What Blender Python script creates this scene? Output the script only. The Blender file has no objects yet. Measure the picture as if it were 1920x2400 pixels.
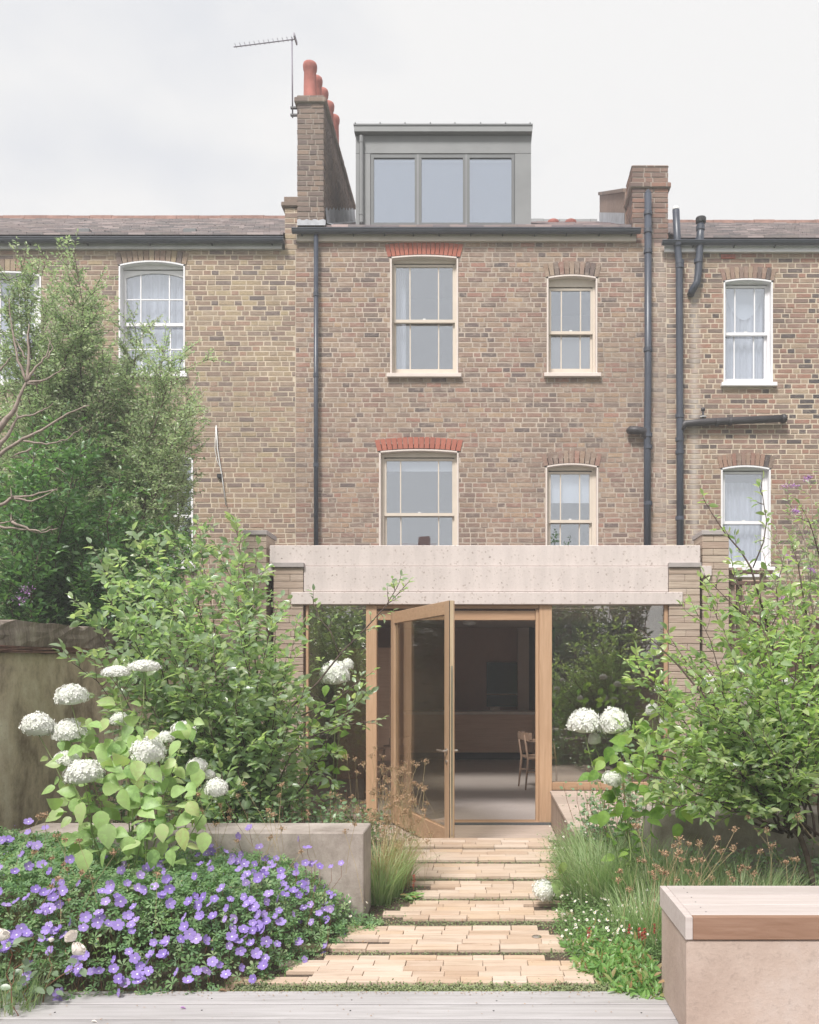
import bpy, math, random
import numpy as np
from mathutils import Vector, Matrix, Euler

SC = bpy.context.scene
COL = SC.collection
R = math.radians

# ------------------------------------------------------------------ camera, sky, sun, exposure
F, CX, CY, EYE = 2100.0, 1135.0, 1578.0, 1.5
cam = bpy.data.objects.new('camera', bpy.data.cameras.new('camera'))
COL.objects.link(cam)
cam.location = (0, 0, EYE)
cam.rotation_euler = (R(90), 0, 0)
cam.data.sensor_width = 36
cam.data.lens = F / 2400 * 36
cam.data.shift_x = -(CX - 960) / 2400
cam.data.shift_y = (CY - 1200) / 2400
cam.data.clip_start = 0.05
cam.data.clip_end = 900
SC.camera = cam

SUN_EL, SUN_AZ = R(52), R(203)      # sun put on the camera side to light the fronts; azimuth clockwise from +Y
sun_dir = Vector((math.sin(SUN_AZ) * math.cos(SUN_EL), math.cos(SUN_AZ) * math.cos(SUN_EL), math.sin(SUN_EL)))
world = bpy.data.worlds.new('World')
SC.world = world
world.use_nodes = True
wn = world.node_tree.nodes
wl = world.node_tree.links
wn.clear()
w_out = wn.new('ShaderNodeOutputWorld')
w_bg = wn.new('ShaderNodeBackground')
w_sky = wn.new('ShaderNodeTexSky')
w_sky.sky_type = 'NISHITA'
w_sky.sun_disc = False
w_sky.sun_elevation = SUN_EL
w_sky.sun_rotation = SUN_AZ
w_sc = wn.new('ShaderNodeVectorMath'); w_sc.operation = 'SCALE'; w_sc.inputs[3].default_value = 0.10
w_geo = wn.new('ShaderNodeTexCoord')
w_map = wn.new('ShaderNodeMapping'); w_map.inputs['Scale'].default_value = (1.6, 1.6, 3.2)
w_map.inputs['Location'].default_value = (0.35, 0.1, 0.4)
w_n = wn.new('ShaderNodeTexNoise'); w_n.inputs['Scale'].default_value = 1.9; w_n.inputs['Detail'].default_value = 6; w_n.inputs['Roughness'].default_value = 0.5
w_r = wn.new('ShaderNodeValToRGB')
w_r.color_ramp.elements[0].position = 0.30; w_r.color_ramp.elements[0].color = (0.415, 0.42, 0.435, 1)
w_r.color_ramp.elements[1].position = 0.47; w_r.color_ramp.elements[1].color = (0.48, 0.475, 0.47, 1)
w_m = wn.new('ShaderNodeMixRGB'); w_m.inputs[0].default_value = 0.96
wl.new(w_geo.outputs['Generated'], w_map.inputs[0]); wl.new(w_map.outputs[0], w_n.inputs['Vector'])
wl.new(w_n.outputs[0], w_r.inputs[0])
wl.new(w_sky.outputs[0], w_sc.inputs[0])
wl.new(w_sc.outputs[0], w_m.inputs[1]); wl.new(w_r.outputs[0], w_m.inputs[2])
wl.new(w_m.outputs[0], w_bg.inputs[0]); w_bg.inputs[1].default_value = 1.0
wl.new(w_bg.outputs[0], w_out.inputs[0])

sun = bpy.data.objects.new('sun', bpy.data.lights.new('sun', 'SUN'))
COL.objects.link(sun)
sun.data.energy = 2.55
sun.data.angle = R(14)
sun.data.color = (1.0, 0.965, 0.92)
sun.rotation_euler = (-sun_dir).to_track_quat('-Z', 'Y').to_euler()
sun.location = (0, -5, 20)
SC.view_settings.view_transform = 'Standard'
SC.view_settings.look = 'None'
SC.view_settings.exposure = 1.0
SC.view_settings.gamma = 1.0
SC.view_settings.use_curve_mapping = False

ADDED_VEIL = 0.006
# ------------------------------------------------------------------ helpers
WL = {}                                   # world location of every object
rng = random.Random(11)
nrg = np.random.default_rng(5)

def P(px, py, d):
    return Vector(((px - CX) * d / F, d, EYE - (py - CY) * d / F))
def PX(px, d): return (px - CX) * d / F
def PZ(py, d): return EYE - (py - CY) * d / F

def tag(o, label=None, cat=None, group=None, kind=None):
    if label: o['label'] = label
    if cat: o['category'] = cat
    if group: o['group'] = group
    if kind: o['kind'] = kind
    return o

def thing(name, label, cat, loc=(0, 0, 0), group=None):
    o = bpy.data.objects.new(name, None)
    COL.objects.link(o)
    o.empty_display_size = 0.2
    o.location = loc
    WL[o.name] = Vector(loc)
    return tag(o, label, cat, group)

def link(o, loc, parent=None):
    COL.objects.link(o)
    o.location = loc
    WL[o.name] = Vector(loc)
    if parent is not None:
        o.parent = parent
        o.matrix_parent_inverse = Matrix.Translation(-WL[parent.name])
    return o

class MB:
    def __init__(s): s.v = []; s.f = []; s.m = []
    def add(s, vs, fs, m=0):
        o = len(s.v)
        s.v.extend([tuple(v) for v in vs])
        s.f.extend([tuple(i + o for i in f) for f in fs])
        s.m.extend([m] * len(fs))
        return s
    def box(s, x0, x1, y0, y1, z0, z1, m=0, j=0.0, b=0.0):
        vs = [(x0, y0, z0), (x1, y0, z0), (x1, y1, z0), (x0, y1, z0), (x0, y0, z1), (x1, y0, z1), (x1, y1, z1), (x0, y1, z1)]
        if j: vs = [(x + rng.uniform(-j, j), y + rng.uniform(-j, j), z + rng.uniform(-j, j)) for x, y, z in vs]
        s.add(vs, [(0, 3, 2, 1), (4, 5, 6, 7), (0, 1, 5, 4), (1, 2, 6, 5), (2, 3, 7, 6), (3, 0, 4, 7)], m)
        return s
    def bbox(s, x0, x1, y0, y1, z0, z1, b=0.004, m=0):
        """box with chamfered edges"""
        cx, cy, cz = (x0 + x1) / 2, (y0 + y1) / 2, (z0 + z1) / 2
        hx, hy, hz = (x1 - x0) / 2, (y1 - y0) / 2, (z1 - z0) / 2
        b = min(b, hx * .45, hy * .45, hz * .45)
        vs = []; idx = {}
        for sx in (-1, 1):
            for sy in (-1, 1):
                for sz in (-1, 1):
                    for a in range(3):
                        q = [hx - b, hy - b, hz - b]
                        q[a] = (hx, hy, hz)[a]
                        idx[(sx, sy, sz, a)] = len(vs)
                        vs.append((cx + sx * q[0], cy + sy * q[1], cz + sz * q[2]))
        fs = []
        for a in range(3):
            o1, o2 = (a + 1) % 3, (a + 2) % 3
            for sg in (-1, 1):
                loop = []
                for s1, s2 in ((-1, -1), (1, -1), (1, 1), (-1, 1)):
                    k = [0, 0, 0]; k[a] = sg; k[o1] = s1; k[o2] = s2
                    loop.append(idx[(k[0], k[1], k[2], a)])
                fs.append(tuple(loop if sg > 0 else loop[::-1]))
            for s1 in (-1, 1):
                for s2 in (-1, 1):
                    k = [0, 0, 0]; k[o1] = s1; k[o2] = s2
                    l = []
                    for sa in (-1, 1):
                        k[a] = sa
                        l.append((idx[(k[0], k[1], k[2], o1)], idx[(k[0], k[1], k[2], o2)]))
                    f = (l[0][0], l[1][0], l[1][1], l[0][1])
                    fs.append(f if s1 * s2 < 0 else f[::-1])
        for sx in (-1, 1):
            for sy in (-1, 1):
                for sz in (-1, 1):
                    f = tuple(idx[(sx, sy, sz, a)] for a in range(3))
                    fs.append(f if sx * sy * sz > 0 else f[::-1])
        s.add(vs, fs, m)
        return s
    def tube(s, pts, rad, n=8, m=0, cap=True):
        pts = [Vector(p) for p in pts]
        if not hasattr(rad, '__len__'): rad = [rad] * len(pts)
        o = len(s.v)
        t = (pts[1] - pts[0]).normalized()
        up = Vector((0, 0, 1)) if abs(t.z) < .9 else Vector((1, 0, 0))
        a = t.cross(up).normalized()
        for i, p in enumerate(pts):
            if i == 0: t = pts[1] - pts[0]
            elif i == len(pts) - 1: t = pts[-1] - pts[-2]
            else: t = (pts[i + 1] - pts[i]).normalized() + (pts[i] - pts[i - 1]).normalized()
            if t.length < 1e-9: t = Vector((0, 0, 1))
            t.normalize()
            a = (a - t * a.dot(t))
            if a.length < 1e-6: a = t.orthogonal()
            a.normalize()
            b = t.cross(a)
            for k in range(n):
                q = 2 * math.pi * k / n
                c = p + a * (math.cos(q) * rad[i]) + b * (math.sin(q) * rad[i])
                s.v.append((c.x, c.y, c.z))
        for i in range(len(pts) - 1):
            for k in range(n):
                k2 = (k + 1) % n
                s.f.append((o + i * n + k, o + i * n + k2, o + (i + 1) * n + k2, o + (i + 1) * n + k)); s.m.append(m)
        if cap:
            s.f.append(tuple(o + k for k in range(n))[::-1]); s.m.append(m)
            s.f.append(tuple(o + (len(pts) - 1) * n + k for k in range(n))); s.m.append(m)
        return s
    def lathe(s, c, prof, n=16, m=0):
        o = len(s.v)
        for r, z in prof:
            for k in range(n):
                q = 2 * math.pi * k / n
                s.v.append((c[0] + r * math.cos(q), c[1] + r * math.sin(q), c[2] + z))
        for i in range(len(prof) - 1):
            for k in range(n):
                k2 = (k + 1) % n
                s.f.append((o + i * n + k, o + i * n + k2, o + (i + 1) * n + k2, o + (i + 1) * n + k)); s.m.append(m)
        s.f.append(tuple(o + k for k in range(n))[::-1]); s.m.append(m)
        s.f.append(tuple(o + (len(prof) - 1) * n + k for k in range(n))); s.m.append(m)
        return s
    def prism(s, poly, y0, y1, m=0):
        """poly: list of (x, z), extruded between two depths"""
        n = len(poly)
        vs = [(x, y0, z) for x, z in poly] + [(x, y1, z) for x, z in poly]
        fs = [tuple(range(n)), tuple(range(n, 2 * n))[::-1]]
        for i in range(n):
            k = (i + 1) % n
            fs.append((i, i + n, k + n, k))
        s.add(vs, fs, m)
        return s
    def mesh(s, name, mats, smooth=False, origin=None):
        me = bpy.data.meshes.new(name)
        if origin is None: origin = (0, 0, 0)
        ox, oy, oz = origin
        me.from_pydata([(x - ox, y - oy, z - oz) for x, y, z in s.v], [], s.f)
        if not isinstance(mats, (list, tuple)): mats = [mats]
        for q in mats: me.materials.append(q)
        if len(mats) > 1: me.polygons.foreach_set('material_index', s.m)
        if smooth: me.polygons.foreach_set('use_smooth', [True] * len(s.f))
        me.update()
        return me
    def build(s, name, mats, parent=None, smooth=False, label=None, cat=None, group=None, kind=None):
        a = np.array(s.v)
        c = (a.min(0) + a.max(0)) / 2
        if parent is None: c[2] = a[:, 2].min()
        o = bpy.data.objects.new(name, s.mesh(name, mats, smooth, c))
        link(o, tuple(c), parent)
        return tag(o, label, cat, group, kind)

# ------------------------------------------------------------------ materials
class NT:
    def __init__(s, name):
        s.mat = bpy.data.materials.new(name); s.mat.use_nodes = True
        s.t = s.mat.node_tree; s.n = s.t.nodes; s.l = s.t.links
        s.n.clear()
        s.out = s.n.new('ShaderNodeOutputMaterial')
        s.b = s.n.new('ShaderNodeBsdfPrincipled')
        s.l.new(s.b.outputs[0], s.out.inputs[0])
    def new(s, k, **kw):
        q = s.n.new(k)
        for a, v in kw.items(): setattr(q, a, v)
        return q
    def put(s, sock, v):
        if hasattr(v, 'is_output') or isinstance(v, bpy.types.NodeSocket): s.l.new(v, sock)
        elif isinstance(v, (tuple, list)):
            sock.default_value = tuple(v) + ((1,) if len(v) == 3 and len(sock.default_value) == 4 else ())
        else: sock.default_value = v
    def math(s, op, a, b=0.0, c=None, clamp=False):
        q = s.new('ShaderNodeMath', operation=op, use_clamp=clamp)
        s.put(q.inputs[0], a); s.put(q.inputs[1], b)
        if c is not None: s.put(q.inputs[2], c)
        return q.outputs[0]
    def pos(s, scale=(1, 1, 1), rnd=False):
        g = s.new('ShaderNodeNewGeometry')
        m = s.new('ShaderNodeMapping'); m.inputs['Scale'].default_value = scale
        s.l.new(g.outputs['Position'], m.inputs[0])
        if rnd:
            c = s.new('ShaderNodeCombineXYZ')
            k = s.math('MULTIPLY', s.rand(), 37.0)
            for i in range(3): s.l.new(k, c.inputs[i])
            s.l.new(c.outputs[0], m.inputs['Location'])
        return m.outputs[0]
    def rand(s):
        if not hasattr(s, '_r'):
            g = s.new('ShaderNodeNewGeometry'); o = s.new('ShaderNodeObjectInfo')
            s._r = s.math('FRACT', s.math('ADD', g.outputs['Random Per Island'], o.outputs['Random']))
        return s._r
    def noise(s, vec, scale=5, det=3, rough=.5, dist=0):
        q = s.new('ShaderNodeTexNoise')
        s.l.new(vec, q.inputs['Vector']); q.inputs['Scale'].default_value = scale
        q.inputs['Detail'].default_value = det; q.inputs['Roughness'].default_value = rough; q.inputs['Distortion'].default_value = dist
        return q.outputs[0]
    def ramp(s, fac, stops, interp='LINEAR'):
        q = s.new('ShaderNodeValToRGB'); s.put(q.inputs[0], fac)
        cr = q.color_ramp; cr.interpolation = interp
        while len(cr.elements) < len(stops): cr.elements.new(0.5)
        for e, (p, c) in zip(cr.elements, stops):
            e.position = p
            e.color = tuple(c) + (1,) if isinstance(c, (tuple, list)) else (c, c, c, 1)
        return q.outputs[0]
    def mix(s, fac, a, b, blend='MIX'):
        q = s.new('ShaderNodeMixRGB', blend_type=blend)
        s.put(q.inputs[0], fac); s.put(q.inputs[1], a); s.put(q.inputs[2], b)
        return q.outputs[0]
    def bump(s, h, strength=.3, dist=.01):
        q = s.new('ShaderNodeBump'); q.inputs['Strength'].default_value = strength; q.inputs['Distance'].default_value = dist
        s.l.new(h, q.inputs['Height']); s.l.new(q.outputs[0], s.b.inputs['Normal'])
    def done(s, col=None, rough=.7, spec=None, metal=None):
        if col is not None: s.put(s.b.inputs['Base Color'], col)
        s.put(s.b.inputs['Roughness'], rough)
        if spec is not None: s.b.inputs['Specular IOR Level'].default_value = spec
        if metal is not None: s.b.inputs['Metallic'].default_value = metal
        return s.mat

M = {}
def brick_mat(name, pal, wash=None, smear=.35, dark=0.0):
    t = NT(name)
    big = t.noise(t.pos((1, 1, 1)), .55, 2)
    r = t.rand()
    base = t.ramp(r, pal)
    warm = t.mix(t.math('MULTIPLY', t.ramp(big, [(.35, 0.), (.65, 1.)]), .22), base, (0.36, 0.255, 0.20))
    z = t.new('ShaderNodeSeparateXYZ'); g = t.new('ShaderNodeNewGeometry'); t.l.new(g.outputs['Position'], z.inputs[0])
    red = t.ramp(t.math('ADD', t.math('MULTIPLY', z.outputs[2], .125), t.math('MULTIPLY', t.noise(t.pos(), .9, 2), .35)), [(.5, 1.), (.78, 0.)])
    warm = t.mix(t.math('MULTIPLY', red, .38), warm, t.mix(r, (.40, .21, .16), (.25, .17, .14)))
    fine = t.noise(t.pos((1, 1, 2.2)), 42, 4, .65)
    col = t.mix(t.math('MULTIPLY', t.ramp(fine, [(.35, 1.), (.62, 0.)]), .45), warm, (.17, .13, .115))
    # lime smeared over the faces of the bricks
    sm = t.ramp(t.noise(t.pos((1, 1, 1.6)), 11, 5, .7), [(.5, 0.), (.66, 1.)])
    col = t.mix(t.math('MULTIPLY', sm, smear), col, (.52, .44, .375))
    soot = t.ramp(t.noise(t.pos((1, 1, .28)), 1.5, 5, .65), [(.48, 0.), (.70, 1.)])
    col = t.mix(t.math('MULTIPLY', soot, .38 + dark), col, (.13, .105, .1))
    if wash:
        for x0, w, k in wash:
            dx = t.math('ABSOLUTE', t.math('SUBTRACT', z.outputs[0], x0))
            f = t.ramp(t.math('ADD', t.math('DIVIDE', dx, w), t.math('MULTIPLY', t.noise(t.pos((1, 1, .5)), 4, 5, .7), 1.1)), [(.45, 1.), (1.25, 0.)])
            col = t.mix(t.math('MULTIPLY', f, k), col, (.52, .47, .44))
    col = t.mix(1., col, (.92, .915, .89), 'MULTIPLY')
    t.bump(fine, .5, .006)
    return t.done(col, .92, .2)
PAL_A = [(0., (.38, .29, .195)), (.12, (.48, .39, .25)), (.24, (.30, .215, .175)), (.36, (.48, .385, .27)), (.48, (.27, .20, .17)), (.60, (.42, .265, .20)), (.70, (.38, .295, .23)), (.80, (.19, .155, .155)), (.90, (.44, .33, .25)), (.96, (.14, .125, .135)), (1., (.31, .22, .185))]
PAL_B = [(0., (.35, .24, .20)), (.14, (.44, .335, .255)), (.26, (.27, .185, .16)), (.38, (.46, .32, .22)), (.50, (.24, .17, .155)), (.62, (.40, .215, .175)), (.72, (.35, .265, .215)), (.82, (.14, .115, .12)), (.90, (.40, .29, .23)), (.96, (.11, .095, .105)), (1., (.33, .215, .185))]
PAL_C = [(0., (.35, .24, .19)), (.13, (.46, .35, .25)), (.26, (.26, .185, .165)), (.38, (.38, .225, .17)), (.52, (.29, .20, .175)), (.64, (.38, .185, .14)), (.74, (.36, .26, .20)), (.82, (.075, .068, .08)), (.92, (.06, .058, .07)), (1., (.30, .20, .175))]
M['brick_left'] = brick_mat('stock brick left', PAL_A, smear=.3)
M['brick_mid'] = brick_mat('stock brick middle', PAL_B, wash=[(2.62, .35, .35)], smear=.5)
M['brick_right'] = brick_mat('stock brick right', PAL_C, wash=[(3.12, .22, .85), (2.75, .2, .4)], smear=.28)
M['brick_stack'] = brick_mat('sooty stack brick', [(0., (.20, .16, .14)), (.25, (.30, .22, .18)), (.5, (.12, .10, .105)), (.75, (.25, .19, .165)), (1., (.16, .13, .125))], smear=.12, dark=.2)
M['brick_stack_red'] = brick_mat('dark red stack brick', [(0., (.28, .175, .14)), (.25, (.19, .13, .12)), (.5, (.36, .19, .145)), (.75, (.13, .10, .105)), (1., (.26, .165, .14))], smear=.15, dark=.15)
M['terracotta_old'] = None
t = NT('red arch brick'); f = t.noise(t.pos(), 60, 4)
M['red_brick'] = t.done(t.mix(f, t.ramp(t.rand(), [(0, (.42, .13, .09)), (.5, (.50, .17, .12)), (1, (.36, .12, .09))]), (.30, .12, .09)), .9, .2)
def mortar(name, c, c2):
    t = NT(name); f = t.noise(t.pos(), 6, 5, .7); g = t.noise(t.pos(), 70, 3)
    t.bump(g, .5, .004)
    big = t.ramp(t.noise(t.pos(), .8, 4, .6), [(.35, .78), (.65, 1.05)])
    return t.done(t.mix(1., t.mix(t.ramp(f, [(.35, 0.), (.7, 1.)]), c, c2), big, 'MULTIPLY'), .95, .15)
M['mortar'] = mortar('lime mortar', (.60, .51, .40), (.46, .39, .31))
M['mortar_mid'] = mortar('old lime mortar', (.50, .425, .355), (.38, .32, .275))
M['mortar_grey'] = mortar('sooty mortar', (.40, .34, .29), (.30, .26, .23))

def plain(name, c, rough=.6, spec=.4, var=.12, sc=8, bump=0., metal=None):
    t = NT(name); f = t.noise(t.pos(), sc, 4, .6)
    k = t.ramp(f, [(.3, 1. - var), (.7, 1. + var * .3)])
    col = t.mix(1., c, k, 'MULTIPLY')
    if bump: t.bump(t.noise(t.pos(), sc * 9, 4, .6), bump, .003)
    return t.done(col, rough, spec, metal)
M['cream'] = plain('cream paint', (.62, .545, .465), .45, .4, .06)
M['cream_trim'] = plain('pink cream paint', (.66, .575, .53), .5, .4, .06)
M['white_paint'] = plain('white paint', (.78, .77, .79), .4, .45, .05)
M['fascia_grey'] = plain('weathered white paint', (.56, .56, .56), .6, .3, .2, 3)
M['fascia_cream'] = plain('cream fascia paint', (.55, .49, .43), .6, .3, .1, 3)
M['gutter'] = plain('black gutter paint', (.075, .085, .11), .4, .5, .2, 4)
M['pipe'] = plain('dark grey pipe paint', (.055, .065, .09), .38, .5, .25, 5)
M['cast_iron'] = plain('cast iron pipe', (.05, .045, .05), .5, .5, .3, 9)
M['terracotta'] = plain('terracotta', (.40, .15, .125), .85, .2, .35, 5, .3)
M['zinc'] = plain('grey zinc', (.205, .21, .215), .55, .5, .14, 2.2)
M['zinc_dark'] = plain('dark grey zinc frame', (.125, .13, .135), .5, .5, .1, 3)
M['ridge'] = plain('weathered ridge tile', (.30, .18, .15), .85, .2, .4, 5, .3)
M['lead'] = plain('lead flashing', (.33, .34, .37), .45, .5, .35, 6, .3)
M['aerial'] = plain('galvanised aerial', (.25, .23, .28), .5, .5, .2, 20)
M['black'] = plain('black plastic', (.02, .02, .022), .5)
M['steel'] = plain('brushed steel', (.55, .5, .45), .3, .5, .1, 30, metal=.9)
M['white_plastic'] = plain('white plastic', (.7, .7, .7), .4)
M['stone_cap'] = plain('grey coping stone', (.38, .345, .335), .8, .25, .15, 6, .2)
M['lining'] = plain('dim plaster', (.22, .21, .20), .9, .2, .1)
M['blind'] = plain('white roller blind', (.78, .80, .82), .8, .2, .02)
t = NT('net curtain'); f = t.noise(t.pos((1, 1, .02)), 26, 2)
M['net'] = t.done(t.ramp(f, [(.3, (.50, .50, .53)), (.7, (.74, .74, .77))]), .9, .2)

def slate_mat(name, a, b, c):
    t = NT(name); f = t.noise(t.pos(), 9, 5, .7)
    col = t.ramp(t.rand(), [(0, a), (.3, b), (.5, c), (.7, tuple(min(.8, x * 1.5) for x in b)), (.85, c), (1, a)])  # very light slates put white glints into the colour
    moss = t.ramp(t.noise(t.pos(), 3, 4, .7), [(.5, 0.), (.72, 1.)])
    col = t.mix(t.math('MULTIPLY', moss, .35), col, (.30, .27, .22))
    t.bump(f, .5, .006)
    return t.done(col, t.ramp(t.rand(), [(0, .28), (1, .6)]), .6)
M['terracotta_old'] = plain('old tile edge', (.24, .135, .11), .9, .2, .5, 9, .3)
M['slate'] = slate_mat('grey slate', (.20, .16, .17), (.30, .22, .21), (.15, .13, .145))
M['slate_brown'] = slate_mat('brown tile', (.17, .14, .14), (.255, .205, .20), (.12, .11, .115))

def glass_mat(name, k, tint=(.8, .85, .9), gtint=(1, 1, 1)):
    t = NT(name); t.n.remove(t.b)
    lw = t.new('ShaderNodeLayerWeight'); lw.inputs[0].default_value = .5
    tr = t.new('ShaderNodeBsdfTransparent'); tr.inputs[0].default_value = tuple(tint) + (1,)
    gl = t.new('ShaderNodeBsdfGlossy'); gl.inputs['Roughness'].default_value = 0.0; gl.inputs[0].default_value = tuple(gtint) + (1,)
    # old glass is never quite flat
    b = t.new('ShaderNodeBump'); b.inputs['Strength'].default_value = .03; b.inputs['Distance'].default_value = .02
    t.l.new(t.noise(t.pos((1, 1, 1)), 2.2, 1), b.inputs['Height']); t.l.new(b.outputs[0], gl.inputs['Normal'])
    mx = t.new('ShaderNodeMixShader')
    t.l.new(t.math('ADD', t.math('MULTIPLY', t.math('POWER', lw.outputs[1], 5.0), .9), k + .04, clamp=True), mx.inputs[0])
    t.l.new(tr.outputs[0], mx.inputs[1]); t.l.new(gl.outputs[0], mx.inputs[2]); t.l.new(mx.outputs[0], t.out.inputs[0])
    return t.mat
M['glass'] = glass_mat('sash glass', .26, (.92, .94, .97), (.93, .96, 1))
M['glass_dormer'] = glass_mat('coated dormer glass', .42, (.7, .75, .8), (.86, .91, 1))
M['glass_big'] = glass_mat('patio glass', .16, (.85, .83, .77))
M['glass_clear'] = glass_mat('rooflight glass', .03, (.92, .92, .9))
M['glass_door'] = glass_mat('door glass', .10, (.82, .80, .74))

t = NT('pink washed concrete'); sp = t.new('ShaderNodeTexVoronoi'); sp.inputs['Scale'].default_value = 62
t.l.new(t.pos(), sp.inputs['Vector'])
ag = t.ramp(sp.outputs[1], [(.0, (.60, .53, .505)), (.80, (.63, .56, .535)), (.93, (.44, .37, .34)), (1, (.28, .23, .21))])
big = t.mix(.5, t.ramp(t.noise(t.pos((1, 1, .6)), 1.4, 5, .6), [(.3, .84), (.7, 1.06)]), t.ramp(t.noise(t.pos((1, 1, .12)), 7, 5, .7), [(.35, .80), (.6, 1.04)]))
pit = t.ramp(t.noise(t.pos(), 48, 3, .7), [(.66, 0.), (.71, 1.)])
col = t.mix(t.math('MULTIPLY', pit, .6), t.mix(1., ag, big, 'MULTIPLY'), (.24, .2, .18))
t.bump(t.noise(t.pos(), 90, 3), .35, .003)
M['concrete'] = t.done(col, .85, .25)
def render_mat(name, a, b, c, sc=1.6):
    t = NT(name); f = t.noise(t.pos((1, 1, .75)), sc, 8, .72, .1); g = t.noise(t.pos(), sc * 16, 4, .7)
    col = t.ramp(f, [(.34, a), (.5, b), (.67, c)])
    col = t.mix(t.math('MULTIPLY', t.ramp(g, [(.55, 0.), (.68, 1.)]), .4), col, tuple(x * .62 for x in b))
    t.bump(g, .6, .006)
    return t.done(col, .9, .2)
M['cast_wall'] = render_mat('cast garden wall', (.25, .21, .185), (.37, .32, .29), (.49, .43, .395), 3.0)
M['cast_bench'] = render_mat('pink cast bench', (.42, .32, .27), (.49, .385, .33), (.53, .44, .395), 2.0)
M['old_render'] = render_mat('old garden render', (.25, .19, .145), (.60, .49, .38), (.80, .71, .60), 2.6)
t = NT('weathered coping'); f = t.noise(t.pos((3, 3, .6)), 5, 6, .7)
t.bump(t.noise(t.pos(), 40, 4), .6, .008)
M['coping'] = t.done(t.ramp(f, [(.3, (.13, .10, .085)), (.52, (.27, .22, .19)), (.75, (.46, .40, .34))]), .95, .2)

def wood(name, a, b, c, axis='x', rough=.6, grain=1., spec=.35):
    t = NT(name)
    sc = {'x': (.8, 14, 14), 'y': (14, .8, 14), 'z': (14, 14, .8)}[axis]
    f = t.noise(t.pos(sc, True), 2.4, 5, .65, .8)
    g = t.noise(t.pos((1, 1, 1), True), 1.1, 3)
    col = t.ramp(f, [(.25, a), (.5, b), (.75, c)])
    k = t.ramp(t.rand(), [(0., .86), (1., 1.08)])
    col = t.mix(1., col, k, 'MULTIPLY')
    col = t.mix(t.math('MULTIPLY', t.ramp(g, [(.35, 1.), (.65, 0.)]), .3), col, a)
    t.bump(f, .25 * grain, .004)
    return t.done(col, rough, spec)
M['oak_z'] = wood('oak upright', (.38, .235, .14), (.48, .31, .195), (.55, .37, .245), 'z', .45)
M['oak_x'] = wood('oak rail', (.34, .20, .12), (.43, .27, .165), (.50, .33, .21), 'x', .45)
M['oak_y'] = wood('oak door face', (.36, .215, .125), (.46, .285, .17), (.53, .345, .22), 'y', .45)
M['oak_edge'] = wood('pale oak edge', (.45, .33, .20), (.55, .42, .28), (.62, .5, .36), 'z', .5)
M['deck'] = wood('silvered deck boards', (.29, .275, .275), (.41, .39, .395), (.47, .45, .46), 'x', .75, .8)
M['bench_top'] = wood('weathered bench boards', (.44, .375, .35), (.53, .465, .445), (.58, .525, .505), 'x', .7, .6)
M['bench_front'] = wood('brown bench apron', (.22, .12, .075), (.30, .175, .12), (.38, .24, .175), 'x', .6)
M['seat_wood_x'] = wood('weathered seat boards', (.38, .30, .245), (.48, .385, .325), (.55, .45, .39), 'x', .75)
M['seat_wood_z'] = wood('weathered cladding', (.27, .20, .15), (.37, .28, .225), (.45, .35, .285), 'z', .75)
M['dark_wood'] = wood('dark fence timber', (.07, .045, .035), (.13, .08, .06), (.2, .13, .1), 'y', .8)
t = NT('buff paving brick'); f = t.noise(t.pos((.7, 9, 9), True), 3, 5, .7)
g = t.noise(t.pos(), 2.2, 4, .6)
col = t.ramp(t.rand(), [(0., (.50, .365, .27)), (.2, (.60, .475, .38)), (.4, (.46, .33, .24)), (.6, (.62, .505, .42)), (.8, (.54, .385, .265)), (1., (.56, .45, .36))])
col = t.mix(t.math('MULTIPLY', t.ramp(f, [(.5, 0.), (.62, 1.)]), .45), col, (.33, .22, .15))
col = t.mix(t.math('MULTIPLY', t.ramp(g, [(.45, 0.), (.7, 1.)]), .35), col, (.62, .52, .44))
t.bump(f, .5, .006)
M['paver'] = t.done(col, .85, .25)
t = NT('long thin wall brick'); f = t.noise(t.pos((2, 2, 30)), 2.2, 4, .6)
zz = t.new('ShaderNodeSeparateXYZ'); g = t.new('ShaderNodeNewGeometry'); t.l.new(g.outputs['Position'], zz.inputs[0])
col = t.ramp(t.rand(), [(0, (.47, .385, .31)), (.3, (.51, .43, .35)), (.55, (.44, .35, .285)), (.8, (.49, .41, .345)), (1, (.42, .32, .26))])
col = t.mix(t.math('MULTIPLY', t.ramp(f, [(.4, 1.), (.65, 0.)]), .5), col, (.27, .19, .145))
low = t.ramp(zz.outputs[2], [(.0, 1.), (.9, 0.)])
t.bump(f, .5, .008)
M['long_brick'] = t.done(col, .9, .2)
t = NT('soil'); f = t.noise(t.pos(), 26, 6, .75); g = t.noise(t.pos(), 3, 3)
t.bump(f, 1., .03)
M['soil'] = t.done(t.mix(g, t.ramp(f, [(.3, (.07, .05, .04)), (.6, (.17, .125, .10)), (.8, (.30, .235, .19))]), (.15, .12, .09)), .95, .1)
M['moss_base'] = plain('mossy ground', (.13, .14, .07), .95, .1, .6, 14, .6)
M['lawn'] = plain('distant grass', (.08, .11, .04), .95, .1, .4, 3)
M['asphalt'] = plain('roof felt', (.16, .15, .15), .9, .2, .2, 4)
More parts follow.
